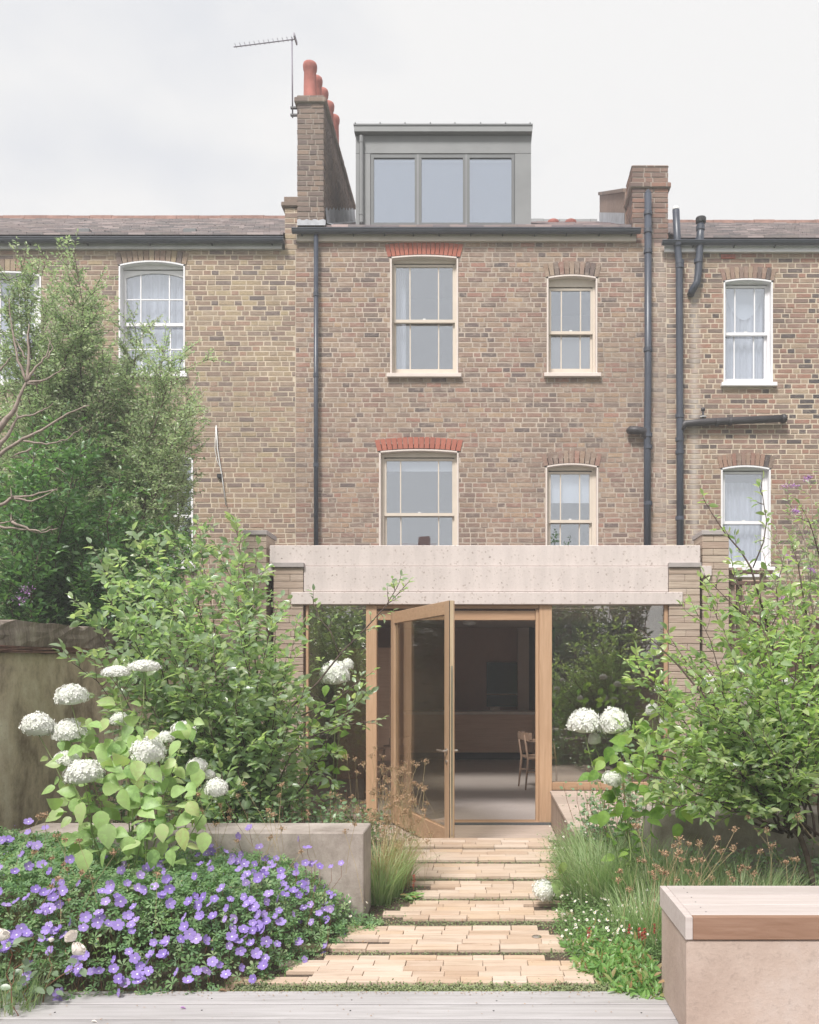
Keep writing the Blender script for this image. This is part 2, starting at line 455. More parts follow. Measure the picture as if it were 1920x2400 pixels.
# room inside
M['plaster_in'] = plain('brown plaster', (.52, .34, .275), .9, .2, .05)
M['ceil_in'] = plain('room ceiling', (.66, .56, .50), .9, .2, .03)
t = NT('stone floor'); f = t.noise(t.pos(), 3, 4); g = t.noise(t.pos(), 45, 3)
M['floor_in'] = t.done(t.mix(.25, t.ramp(f, [(.3, (.48, .40, .37)), (.7, (.56, .48, .445))]), t.ramp(g, [(.3, .3), (.7, .6)])), .32, .5)
M['island_wood'] = wood('island veneer', (.60, .39, .28), (.72, .49, .37), (.78, .56, .44), 'x', .5)
M['island_top'] = plain('island worktop', (.8, .72, .66), .35)
M['chair_wood'] = wood('chair beech', (.26, .165, .115), (.33, .22, .16), (.38, .26, .19), 'z', .5)
M['oven'] = plain('oven glass', (.02, .03, .03), .08, .6, .1)
M['dark_in'] = plain('dark joinery and unlit opening', (.035, .03, .032), .5)
# plants
def leaf_mat(name, cols, trans=.32, rough=.42, spec=.5, vein=0., var=.5, tt=(1.5, 1.7, .8)):
    t = NT(name)
    n = len(cols)
    col = t.ramp(t.rand(), [(i / max(1, n - 1), c) for i, c in enumerate(cols)])
    f = t.noise(t.pos(), 1.1, 2)
    col = t.mix(1., col, t.ramp(f, [(.3, 1. - var * .4), (.7, 1. + var * .35)]), 'MULTIPLY')
    if vein:
        col = t.mix(t.math('MULTIPLY', t.ramp(t.noise(t.pos((1, 1, 1)), 38, 3, .6), [(.45, 0.), (.6, 1.)]), vein), col, tuple(min(1, x * 1.5) for x in cols[0]))
    t.put(t.b.inputs['Base Color'], col); t.b.inputs['Roughness'].default_value = rough
    t.b.inputs['Specular IOR Level'].default_value = spec
    tl = t.new('ShaderNodeBsdfTranslucent')
    t.l.new(t.mix(1., col, tt, 'MULTIPLY'), tl.inputs[0])
    mx = t.new('ShaderNodeMixShader'); mx.inputs[0].default_value = trans
    t.l.new(t.b.outputs[0], mx.inputs[1]); t.l.new(tl.outputs[0], mx.inputs[2]); t.l.new(mx.outputs[0], t.out.inputs[0])
    return t.mat
M['leaf_hedge'] = leaf_mat('small hedge leaf', [(.34, .44, .24), (.46, .54, .32), (.23, .34, .18), (.60, .62, .46), (.36, .45, .29)], .42, .38, .6, tt=(1.2, 1.35, .95))
M['leaf_dark'] = leaf_mat('dark hedge leaf', [(.11, .22, .10), (.19, .33, .13), (.08, .16, .075), (.14, .26, .11)], .34, .35, .7)
M['leaf_serv'] = leaf_mat('oval shrub leaf', [(.30, .40, .27), (.37, .47, .31), (.21, .30, .20), (.48, .54, .34), (.34, .42, .31)], .5, .28, .9)
M['leaf_serv_r'] = leaf_mat('fresh oval shrub leaf', [(.30, .41, .22), (.40, .50, .26), (.19, .29, .15), (.52, .58, .31), (.33, .42, .25)], .52, .30, .9)
M['leaf_hyd'] = leaf_mat('hydrangea leaf', [(.27, .41, .15), (.38, .50, .21), (.17, .30, .10), (.48, .54, .28), (.22, .36, .13), (.42, .44, .20)], .32, .45, .45, .4, .3)
M['leaf_hyd_r'] = leaf_mat('right hydrangea leaf', [(.22, .36, .08), (.14, .27, .06), (.34, .45, .12)], .4, .5, .35, .3, .2)
M['leaf_ger'] = leaf_mat('geranium leaf', [(.15, .29, .11), (.24, .38, .16), (.11, .22, .09), (.20, .33, .17), (.33, .42, .21)], .32, .5, .4)
M['leaf_rose'] = leaf_mat('rose leaf', [(.17, .24, .15), (.22, .29, .19), (.12, .19, .11)], .22, .35, .6)
M['leaf_round'] = leaf_mat('round leaf', [(.16, .26, .14), (.23, .34, .20), (.14, .22, .12), (.28, .36, .19)], .32, .4, .6)
M['leaf_mat'] = leaf_mat('mat leaf', [(.14, .24, .08), (.19, .29, .11), (.10, .19, .06)], .3, .45, .5)
M['leaf_persic'] = leaf_mat('knotweed leaf', [(.20, .38, .11), (.28, .46, .15), (.15, .30, .09), (.24, .40, .14), (.45, .26, .15)], .38, .4, .5)
M['grass'] = leaf_mat('grass blade', [(.31, .43, .21), (.42, .52, .28), (.22, .33, .15), (.58, .57, .40)], .40, .5, .4, tt=(1.25, 1.4, .9))
M['grass_dry'] = leaf_mat('dry grass blade', [(.42, .34, .20), (.36, .26, .16), (.5, .42, .27)], .25, .7, .3)
M['moss'] = leaf_mat('moss tuft', [(.21, .26, .12), (.27, .31, .15), (.16, .20, .10), (.34, .35, .23)], .1, .9, .1)
M['blossom'] = leaf_mat('cream blossom', [(.62, .56, .42), (.7, .66, .52)], .3, .8, .2)
M['seed'] = leaf_mat('brown seed head', [(.36, .22, .14), (.46, .31, .20), (.28, .17, .11), (.52, .38, .27)], .1, .9, .1)
M['petal_white'] = leaf_mat('white petal', [(.80, .79, .77), (.83, .82, .80), (.74, .77, .68), (.81, .80, .78)], .2, .6, .2, var=.06, tt=(1, 1, .97))
M['petal_rose'] = leaf_mat('white rose petal', [(.86, .80, .76), (.88, .84, .80)], .25, .5, .3, var=.1, tt=(1, .97, .92))
M['petal_violet'] = leaf_mat('violet petal', [(.36, .26, .64), (.41, .30, .69), (.27, .18, .55), (.46, .34, .68)], .25, .55, .3, var=.1, tt=(1.1, 1, 1.1))
M['petal_eye'] = leaf_mat('pale flower eye', [(.55, .45, .66)], .2, .6, .2, var=.1, tt=(1, 1, 1))
M['petal_pink'] = leaf_mat('purple flower spike', [(.45, .22, .52), (.52, .30, .58)], .2, .6, .2, tt=(1, 1, 1))
M['petal_red'] = leaf_mat('red flower spike', [(.50, .10, .08), (.42, .08, .07)], .2, .6, .2, tt=(1, 1, 1))
M['daisy'] = leaf_mat('daisy petal', [(.85, .84, .82), (.8, .74, .75)], .2, .7, .2, var=.1, tt=(1, 1, 1))
M['daisy_eye'] = plain('daisy eye', (.6, .42, .06), .8)
M['bark'] = plain('dark bark', (.13, .095, .08), .85, .2, .5, 30, .5)
M['bark_pale'] = plain('pale bark', (.34, .27, .235), .8, .25, .4, 24, .4)
M['stem_green'] = plain('green stem', (.24, .30, .12), .6, .3, .2, 20)
M['stem_red'] = plain('red stem', (.25, .11, .07), .6, .3, .3, 20)
M['stem_dry'] = plain('dry stem', (.42, .33, .19), .8, .2, .2, 20)
# ------------------------------------------------------------------ ground and setting
MB().box(-60, 60, -60, 120, -1.0, -.42).build('ground', M['lawn'], kind='structure')
# thin volume added to lift the darks, standing in for veiling glare
hz = bpy.data.materials.new('thin haze'); hz.use_nodes = True; hz.node_tree.nodes.clear()
ho = hz.node_tree.nodes.new('ShaderNodeOutputMaterial'); hv = hz.node_tree.nodes.new('ShaderNodeVolumePrincipled')
hv.inputs['Color'].default_value = (.985, .985, 1, 1); hv.inputs['Density'].default_value = ADDED_VEIL; hv.inputs['Anisotropy'].default_value = .1
hz.node_tree.links.new(hv.outputs[0], ho.inputs['Volume'])
MB().box(-75, 75, -75, 135, -2.0, 12.5).build('added_veil', hz, kind='stuff', label='thin pale veil added over garden and houses to lift the dark tones', cat='added_veil')
def soil_slab(x0, x1, y0, y1, top, name):
    nx, ny = max(2, int((x1 - x0) / .12)), max(2, int((y1 - y0) / .12))
    m = MB(); vs = []; fs = []
    for j in range(ny + 1):
        for i in range(nx + 1):
            e = 0 if i in (0, nx) or j in (0, ny) else rng.uniform(-.012, .014)
            vs.append((x0 + (x1 - x0) * i / nx, y0 + (y1 - y0) * j / ny, top + e))
    for j in range(ny):
        for i in range(nx):
            a = j * (nx + 1) + i
            fs.append((a, a + 1, a + nx + 2, a + nx + 1))
    m.add(vs, fs)
    m.box(x0, x1, y0, y1, -.42, top - .02)
    return m.build(name, M['soil'], kind='structure', smooth=True)
soil_slab(-3.28, 3.4, 4.215, 8.12, -.05, 'garden_soil')
soil_slab(-3.28, -1.96, 8.13, 9.7, -.05, 'side_border_soil')
soil_slab(.76, 3.4, 8.13, 9.7, -.05, 'right_border_soil')
MB().box(-12, -3.6, -3, 13.2, -.41, -.1).build('neighbour_garden_left', M['lawn'], kind='structure')
MB().box(3.42, 12, -3, 13.2, -.41, -.1).build('neighbour_garden_right', M['lawn'], kind='structure')

# paved path: seven bands of buff bricks
path = MB().box(-1.3, .95, 4.33, 8.17, -.2, -.058).build('path', M['soil'], kind='structure')
rows = [(7.77, 8.165, -.72, .60, 0), (7.21, 7.65, -.68, .56, .03), (6.62, 7.07, -.62, .60, .04), (6.03, 6.47, -.50, .62, .10),
        (5.49, 5.92, -.50, .50, .16), (4.88, 5.33, -.80, .47, .20), (4.35, 4.77, -1.03, .56, .22)]
pv_n = 0
pr = random.Random(4)
for ri, (y0, y1, xa, xb, rag) in enumerate(rows):
    nc = 5 if ri > 2 else 4
    cuts = [y0 + (y1 - y0) * k / nc for k in range(nc + 1)]
    for k in range(1, nc): cuts[k] += pr.uniform(-.008, .008)
    col_x = None
    for c in range(nc):
        a = xa + pr.uniform(-.05, .05) - (rag if pr.random() < .4 else 0)
        b = xb + pr.uniform(-.03, .03) + (rag if pr.random() < .5 else 0)
        x = a
        L0 = .27 if ri < 3 else .20
        x -= 0
        while x < b - .05:
            L = L0 * pr.uniform(.75, 1.3)
            if b - (x + L) < .09: L = b - x
            if ri > 1 and 0 < c < nc - 0 and (x > b - .34 or x < a + .1) and pr.random() < .38:
                x += L; continue
            zt = pr.uniform(-.003, .002); gx = pr.choice((.0008, .0012, .0025)); gy = pr.choice((.0005, .0008, .0022))
            q = pr.uniform(-.0015, .0015)
            m = MB().bbox(x + gx, x + L - gx, cuts[c] + gy, cuts[c + 1] - gy, -.057, zt, .0022)
            m.v = [(vx + pr.uniform(-.0015, .0015), vy + pr.uniform(-.0015, .0015), vz) for vx, vy, vz in m.v]
            m.build('paver', M['paver'], path); pv_n += 1
            x += L
MB().box(-1.2, .9, 4.345, 8.16, -.0575, -.02).build('path_bedding', M['soil'], path)

# deck in front, boards run left to right
deck = MB().box(-3.2, 3.2, 1.6, 4.2, -.3, -.06).build('deck', M['dark_wood'], kind='structure')
y = 4.228
k = 0
while y > 1.7:
    w = .171
    MB().bbox(-3.2, 3.2, y - w + .014, y, -.028, rng.uniform(-.001, .001), .004).build('deck_board', M['deck'], deck)
    y -= w; k += 1
m = MB()
for yy in (4.12, 3.97, 3.80, 3.63):
    for xx in (-1.9, -1.25, -.6, .05, .7):
        m.lathe((xx + rng.uniform(-.01, .01), yy + rng.uniform(-.02, .02), 0), [(.004, 0), (.004, .0016)], 8)
m.build('screw_heads', M['black'], deck, kind='stuff')

# sunken threshold outside the door
well = MB().box(-1.96, .736, 8.18, 9.82, -.4, -.19).build('threshold_pit', M['soil'], kind='structure')
yy = 9.80
while yy > 8.25:
    MB().bbox(-1.95, .732, yy - .284, yy, -.188, -.16, .004).build('threshold_board', M['seat_wood_x'], well); yy -= .288
MB().box(-1.9, -1.02, 9.815, 9.845, -.20, -.166).build('drain_channel', M['black'], well)
m = MB()
for i in range(26): m.box(-1.89 + i * .034, -1.872 + i * .034, 9.817, 9.843, -.165, -.159)
m.build('drain_grate', M['steel'], well, kind='stuff')

# ------------------------------------------------------------------ walls of bricks
BP = .0746
def opening_cut(iv, holes, z0, z1):
    out = [iv]
    for hx0, hx1, hz0, hz1 in holes:
        ov = min(z1, hz1) - max(z0, hz0)
        if ov < .4 * (z1 - z0): continue
        nxt = []
        for a, b in out:
            if hx1 <= a or hx0 >= b: nxt.append((a, b)); continue
            if hx0 - a > .03: nxt.append((a, hx0 - .004))
            if b - hx1 > .03: nxt.append((hx1 + .004, b))
        out = nxt
    return out
def lay_bricks(x0, x1, z0, z1, holes, rg, pitch=BP, joint=.0125):
    res = []
    n = max(1, int((z1 - z0) / pitch + .3))
    pitch = (z1 - z0) / n
    for c in range(n):
        za, zb = z0 + c * pitch + joint / 2, z0 + (c + 1) * pitch - joint / 2
        x = x0 - rg.uniform(0, .05) - (.165 if c % 2 else 0)
        st = c % 2 == 0
        while x < x1:
            L = (.218 if st else .103) * rg.uniform(.95, 1.05)
            if rg.random() < .12: st = not st
            for a, b in opening_cut((max(x, x0), min(x + L, x1)), holes, za, zb):
                if b - a > .03: res.append((a, b, za, zb, abs(b - a - L) < .001 and L > .2))
            x += L + joint; st = not st
    return res
def brick_verts(a, b, za, zb, yf, rg, t=.0035, proud=.0045):
    j = .0022
    f = lambda v: v + rg.uniform(-j, j)
    d = yf - proud + rg.uniform(-.002, .003)
    return [(f(a), yf + .01, f(za)), (f(b), yf + .01, f(za)), (f(b), yf + .01, f(zb)), (f(a), yf + .01, f(zb)),
            (f(a + t), d, f(za + t)), (f(b - t), d, f(za + t)), (f(b - t), d, f(zb - t)), (f(a + t), d, f(zb - t))]
BF = [(4, 5, 6, 7), (0, 1, 5, 4), (1, 2, 6, 5), (2, 3, 7, 6), (3, 0, 4, 7)]
def brick_wall(parent, bricks, yf, mat, focus, seed, npart=296, name='brick'):
    """the bricks that show largest become objects that share a few meshes, the rest one joined part"""
    rg = random.Random(seed)
    cand = [b for b in bricks if b[4]]
    cand.sort(key=lambda b: (b[0] - focus[0]) ** 2 + (b[2] - focus[1]) ** 2)
    chosen = set(id(b) for b in cand[:npart])
    protos = []
    for k in range(14):
        m = MB(); m.add(brick_verts(-.109, .109, -.0317, .0317, 0, rg), BF)
        protos.append(m.mesh(name, mat))
    rest = MB()
    for b in bricks:
        if id(b) in chosen:
            o = bpy.data.objects.new(name, rg.choice(protos))
            link(o, ((b[0] + b[1]) / 2, yf, (b[2] + b[3]) / 2), parent)
            o.scale = ((b[1] - b[0]) / .218, 1, (b[3] - b[2]) / .0634)
        else:
            rest.add(brick_verts(b[0], b[1], b[2], b[3], yf, rg), BF)
    if rest.v: rest.build('brickwork', mat, parent, kind='stuff')
def slab(x0, x1, y0, y1, z0, z1, holes):
    m = MB()
    zs = sorted(set([z0, z1] + [h[2] for h in holes] + [h[3] for h in holes]))
    zs = [z for z in zs if z0 <= z <= z1]
    for za, zb in zip(zs[:-1], zs[1:]):
        iv = [(x0, x1)]
        for h in holes:
            if h[2] < zb - 1e-6 and h[3] > za + 1e-6:
                nx = []
                for a, b in iv:
                    if h[1] <= a or h[0] >= b: nx.append((a, b)); continue
                    if h[0] > a: nx.append((a, h[0]))
                    if h[1] < b: nx.append((h[1], b))
                iv = nx
        for a, b in iv: m.box(a, b, y0, y1, za, zb)
    return m

YF = 13.3                                   # plane of the three house fronts
def arch_top(x0, x1, zs, rise, x):
    w = x1 - x0; Rr = (w * w / 4 + rise * rise) / (2 * rise); cz = zs + rise - Rr; cx = (x0 + x1) / 2
    return cz + math.sqrt(max(0, Rr * Rr - (x - cx) ** 2))
def voussoirs(parent, x0, x1, zs, rise, h, mat, yf, n=None, splay=.5, proud=.012):
    w = x1 - x0; Rr = (w * w / 4 + rise * rise) / (2 * rise); cz = zs + rise - Rr; cx = (x0 + x1) / 2
    a = math.asin(w / 2 / Rr) * 1.03
    n = n or int(w / .074)
    # soften the fan so that the end bricks lean only a little
    for i in range(n):
        vs = []
        for dpt in (yf + .02, yf - proud - rng.uniform(0, .003)):
            for q, hh in ((i + .07, 0), (i + .93, 0), (i + .93, 1), (i + .07, 1)):
                tt = -a + 2 * a * q / n
                bx, bz = cx + Rr * math.sin(tt), cz + Rr * math.cos(tt)
                lean = (tt / a) * .24 if a else 0
                hq = h * (1 if hh else 0)
                vs.append((bx + math.sin(lean) * hq, dpt, bz + math.cos(lean) * hq))
        MB().add(vs, [(4, 5, 6, 7), (0, 1, 5, 4), (1, 2, 6, 5), (2, 3, 7, 6), (3, 0, 4, 7)]).build('arch_brick', mat, parent)

def sash_window(house, ox0, ox1, ytop, rise_px, ybot, gx0, gx1, gtop, rail, gbot, bars, hbars=(), trim='cream_trim', paint='cream', sill=True,
                blind=None, name='window', arch_sash=False, label=None):
    """all arguments in photo pixels"""
    d = YF
    x0, x1 = PX(ox0, d), PX(ox1, d); zs, zb = PZ(ytop, d), PZ(ybot, d); rise = rise_px / 157.9
    di = d + .10
    # fixed frame: rendered reveal with an arched head
    m = MB(); e = .022; n = 12
    m.box(x0, x0 + e, d - .012, di + .06, zb, zs); m.box(x1 - e, x1, d - .012, di + .06, zb, zs)
    for i in range(n):
        xa, xb = x0 + (x1 - x0) * i / n, x0 + (x1 - x0) * (i + 1) / n
        za, zc = arch_top(x0, x1, zs, rise, xa), arch_top(x0, x1, zs, rise, xb)
        m.prism([(xa, za - e), (xb, zc - e), (xb, zc), (xa, za)], d - .012, di + .06)
        if i == 0: m.box(x0, x0 + e, d - .0121, di + .06, zs, za + .0) if za > zs + .001 else None
    win = m.build(name, M[trim], house, label=label)
    # box frame and head board
    bx0, bx1 = PX(gx0, di) - .052, PX(gx1, di) + .052
    bx0, bx1 = max(bx0, x0 + e), min(bx1, x1 - e)
    ztop = PZ(gtop, di) + .05
    m = MB()
    for i in range(n):
        a0, b0 = x0 + e, x1 - e
        xa, xb = a0 + (b0 - a0) * i / n, a0 + (b0 - a0) * (i + 1) / n
        za, zc = arch_top(x0, x1, zs, rise, xa) - e, arch_top(x0, x1, zs, rise, xb) - e
        m.prism([(xa, ztop), (xb, ztop), (xb, zc), (xa, za)], di - .012, di + .02)
    m.box(x0 + e, PX(gx0, di) - .034, di - .01, di + .09, zb, ztop); m.box(PX(gx1, di) + .034, x1 - e, di - .01, di + .09, zb, ztop)
    m.build('box_frame', M[paint], win)
    zr, zg0, zg1 = PZ(rail, di), PZ(gbot, di), PZ(gtop, di)
    g0, g1 = PX(gx0, di), PX(gx1, di)
    # upper sash in front, lower sash behind
    for up in (True, False):
        yy = di + (.0 if up else .042)
        t0, t1 = (zr - .018, zg1) if up else (zg0, zr - .018)
        m = MB()
        m.box(g0 - .033, g0, yy, yy + .038, t0, t1 + .03); m.box(g1, g1 + .033, yy, yy + .038, t0, t1 + .03)
        if up: m.box(g0, g1, yy + .001, yy + .037, t1, t1 + .034); m.box(g0 - .033, g1 + .033, yy - .006, yy + .044, zr - .022, zr + .022)
        else: m.box(g0 - .0335, g1 + .0335, yy + .001, yy + .037, zb, t0)
        m.build('sash', M[paint], win)
        cuts = [g0] + [PX(b, di) for b in bars] + [g1]
        z0, z1 = (zr + .022, t1) if up else (t0, zr - .022)
        for b in cuts[1:-1]:
            MB().box(b - .0085, b + .0085, yy + .006, yy + .034, z0, z1).build('glazing_bar', M[paint], win)
        for hb in hbars:
            hz = PZ(hb, di)
            if z0 < hz < z1: MB().box(g0, g1, yy + .007, yy + .033, hz - .0085, hz + .0085).build('glazing_bar', M[paint], win)
        for a, b in zip(cuts[:-1], cuts[1:]):
            MB().box(a + .002, b - .002, yy + .018, yy + .022, z0 + .001, z1 - .001).build('pane', M['glass'], win)
        if up and arch_sash:
            q = MB()
            for i in range(n):
                xa, xb = g0 + (g1 - g0) * i / n, g0 + (g1 - g0) * (i + 1) / n
                q.prism([(xa, arch_top(g0, g1, t1 - .075, .07, xa)), (xb, arch_top(g0, g1, t1 - .075, .07, xb)), (xb, t1), (xa, t1)], yy - .002, yy + .035)
            q.build('arched_rail', M[paint], win)
    # sash lock
    MB().box((g0 + g1) / 2 - .02, (g0 + g1) / 2 + .02, di - .004, di + .02, zr + .023, zr + .04).build('sash_lock', M['white_plastic'], win)
    if sill:
        MB().bbox(x0 - .045, x1 + .05, d - .075, di + .1, zb - .055, zb + .002, .005).build('sill', M[trim], win)
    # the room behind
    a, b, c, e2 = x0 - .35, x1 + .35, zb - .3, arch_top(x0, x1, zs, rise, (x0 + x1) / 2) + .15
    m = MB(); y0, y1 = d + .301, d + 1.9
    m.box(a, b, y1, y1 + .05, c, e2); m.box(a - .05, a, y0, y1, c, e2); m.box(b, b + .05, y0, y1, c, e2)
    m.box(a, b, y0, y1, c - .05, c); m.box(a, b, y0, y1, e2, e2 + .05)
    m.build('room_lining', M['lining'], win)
    return win, (x0, x1, zb, zs, rise, g0, g1, zg0, zg1, di)

def curtain(x0, x1, z0, z1, y, label, folds=9, mat='net', name='curtain', cat='curtain'):
    vs = []; n = folds * 6
    for i in range(n + 1):
        u = i / n; yy = y + .016 * math.sin(u * folds * 2 * math.pi + math.sin(u * 7)) 
        vs += [(x0 + (x1 - x0) * u, yy, z0), (x0 + (x1 - x0) * u, yy * 1.0 + .003 * math.sin(i), z1)]
    for i in range(n + 1):
        u = i / n; yy = y + .003 + .016 * math.sin(u * folds * 2 * math.pi + math.sin(u * 7))
        vs += [(x0 + (x1 - x0) * u, yy, z0), (x0 + (x1 - x0) * u, yy + .003 * math.sin(i), z1)]
    q = 2 * (n + 1)
    fs = [(2 * i, 2 * i + 2, 2 * i + 3, 2 * i + 1) for i in range(n)] + [(q + 2 * i, q + 2 * i + 1, q + 2 * i + 3, q + 2 * i + 2) for i in range(n)]
    return MB().add(vs, fs).build(name, M[mat], label=label, cat=cat, smooth=True)

# ------------------------------------------------------------------ the three houses
XL, XM, XR, XE = -9.0, PX(693, YF), PX(1562, YF), 6.6
ZL, ZM, ZR = PZ(586, YF), PZ(568, YF), PZ(593, YF)
def win_hole(o):            # outer edge of the brick opening, arch bricks included
    x0, x1 = PX(o[0], YF), PX(o[1], YF)
    return (x0, x1, PZ(o[3], YF), PZ(o[2], YF) + .0)
# --- middle house
mid = thing('brick_house', 'middle terraced house of brown stock brick with grey dormer and timber glazed extension', 'house', (0, YF, 0))
HM = [(915, 1074, 578, 880), (1282, 1400, 623, 879), (889, 1075, 1036, 1330), (1279, 1402, 1069, 1330)]
holes = [win_hole(h) for h in HM]
slab(XM, XR, YF, YF + .3, -.3, ZM, [(h[0], h[1], h[2], h[3] - .03) for h in holes] + [(-2.58, 2.58, -.3, 2.41)]).build('wall', M['mortar_mid'], mid)
bl = lay_bricks(XM + .004, XR, 2.62, ZM, holes, random.Random(1))
brick_wall(mid, bl, YF, M['brick_mid'], (-.2, 5.6), 3)
w1, g1_ = sash_window(mid, 915, 1074, 603, 5, 878, 928, 1061, 626, 753, 863, (961, 1028))
w2, g2_ = sash_window(mid, 1282, 1400, 650, 6, 877, 1292, 1384, 681, 780, 862, (1316, 1361))
w3, g3_ = sash_window(mid, 889, 1075, 1058, 5, 1326, 906, 1060, 1080, 1206, 1310, (939, 1028))
w4, g4_ = sash_window(mid, 1279, 1402, 1093, 7, 1326, 1291, 1382, 1111, 1222, 1310, (1314, 1359))
voussoirs(mid, PX(911, YF), PX(1077, YF), PZ(603, YF) + .004, .035, .185, M['red_brick'], YF, 17)
voussoirs(mid, PX(887, YF), PX(1077, YF), PZ(1058, YF) + .004, .04, .165, M['red_brick'], YF, 16)
voussoirs(mid, PX(1280, YF), PX(1401, YF), PZ(650, YF) + .004, .04, .19, M['brick_mid'], YF, 11)
voussoirs(mid, PX(1276, YF), PX(1403, YF), PZ(1093, YF) + .004, .045, .18, M['brick_mid'], YF, 11)
MB().box(g3_[5], g3_[6], g3_[9] + .07, g3_[9] + .08, PZ(1106, 13.5), g3_[8] + .02).build('blind', M['blind'], label='short white roller blind at top of the wide lower sash window', cat='blind')
MB().box(g4_[5], g4_[6], g4_[9] + .07, g4_[9] + .08, PZ(1180, 13.5), g4_[8] + .02).build('blind', M['blind'], label='white roller blind half down in the narrow lower sash window', cat='blind')
curtain(g1_[5] - .03, g1_[5] + .14, g1_[7] - .05, g1_[8] + .05, g1_[9] + .16, 'white curtain drawn to left side of the upper wide sash window', 3)
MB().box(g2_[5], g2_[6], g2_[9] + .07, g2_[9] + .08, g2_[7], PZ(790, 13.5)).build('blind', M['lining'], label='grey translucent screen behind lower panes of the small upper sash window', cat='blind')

# --- left neighbour
left = thing('brick_house', 'left neighbouring terraced house of yellow stock brick half hidden by the tall shrub', 'house', (-5.5, YF, 0))
HL = [(279, 434, 598, 885), (-60, 97, 621, 905), (310, 453, 1052, 1330)]
holes = [win_hole(h) for h in HL]
slab(XL, XM, YF, YF + .3, -.3, ZL, [(h[0], h[1], h[2], h[3] - .03) for h in holes]).build('wall', M['mortar'], left)
bl = lay_bricks(XL, XM - .004, -.1, ZL, holes, random.Random(2))
brick_wall(left, bl, YF, M['brick_left'], (-3.6, 6.0), 4)
w5, g5_ = sash_window(left, 279, 434, 621, 10, 878, 296, 432, 640, 761, 866, (330, 397), (702, 816), 'white_paint', 'white_paint', arch_sash=True)
w6, g6_ = sash_window(left, -60, 97, 645, 9, 898, -45, 80, 662, 780, 886, (0, 45), (), 'white_paint', 'white_paint')
w7, g7_ = sash_window(left, 310, 453, 1075, 9, 1326, 326, 448, 1095, 1210, 1312, (357, 417), (), 'white_paint', 'white_paint')
for a, b in ((279, 621), (310, 1075), (-60, 645)):
    voussoirs(left, PX(a - 1, YF), PX(a + {279: 156, 310: 144, -60: 158}[a], YF), PZ(b, YF) + .004, .06, .17, M['brick_left'], YF, 13)
curtain(g5_[5] - .02, g5_[6] + .02, g5_[7] - .05, g5_[8] + .05, g5_[9] + .13, 'white net curtain filling the arched window above the shrub on the left house', 8)
curtain(g6_[5] - .02, g6_[6] + .02, g6_[7] - .05, g6_[8] + .05, g6_[9] + .13, 'white net curtain in the far left window mostly behind leaves', 8)

# --- right neighbour
right = thing('brick_house', 'right neighbouring terraced house of dark and red mixed brick with white sash windows', 'house', (4.2, YF, 0))
HR = [(1696, 1811, 634, 905), (1690, 1806, 1073, 1336)]
holes = [win_hole(h) for h in HR]
slab(XR, XE, YF, YF + .3, -.3, ZR, [(h[0], h[1], h[2], h[3] - .03) for h in holes]).build('wall', M['mortar'], right)
bl = lay_bricks(XR + .004, XE, -.1, ZR, holes, random.Random(7))
brick_wall(right, bl, YF, M['brick_right'], (4.2, 6.0), 5)
w8, g8_ = sash_window(right, 1696, 1811, 659, 6, 899, 1702, 1793, 675, 783, 886, (1723, 1769), (), 'white_paint', 'white_paint')
w9, g9_ = sash_window(right, 1690, 1806, 1098, 7, 1330, 1699, 1787, 1111, 1225, 1314, (), (), 'white_paint', 'white_paint')
voussoirs(right, PX(1695, YF), PX(1812, YF), PZ(659, YF) + .004, .04, .17, M['brick_right'], YF, 12)
voussoirs(right, PX(1688, YF), PX(1808, YF), PZ(1098, YF) + .004, .045, .18, M['brick_right'], YF, 12)
curtain(g8_[5] - .02, g8_[6] + .02, g8_[7] - .05, g8_[8] + .05, g8_[9] + .15, 'white net curtain in the upper window of the right house', 7)
# the swag hanging over the net
m = MB(); vs = []; fs = []; n = 16
for i in range(n + 1):
    u = -1 + 2 * i / n
    zt = g8_[8] + .03; zb_ = PZ(748, 13.5) + (PZ(700, 13.5) - PZ(748, 13.5)) * (u * u * .9)
    for k in range(5):
        v = k / 4; vs.append((g8_[5] + .05 + (u + 1) / 2 * (g8_[6] - g8_[5] - .07), g8_[9] + .125 + .01 * math.sin(k * 2.2), zt + (zb_ - zt) * v))
for i in range(n):
    for k in range(4): fs.append((i * 5 + k, i * 5 + k + 1, i * 5 + k + 6, i * 5 + k + 5))
m.add(vs, fs).build('curtain_swag', M['blind'], label='rounded white curtain swag across the upper window of the right house', cat='curtain', smooth=True)
curtain(g9_[5] + .0, g9_[6] + .02, g9_[7] - .05, g9_[8] - .1, g9_[9] + .15, 'greyish net curtain in the lower window of the right house', 7)

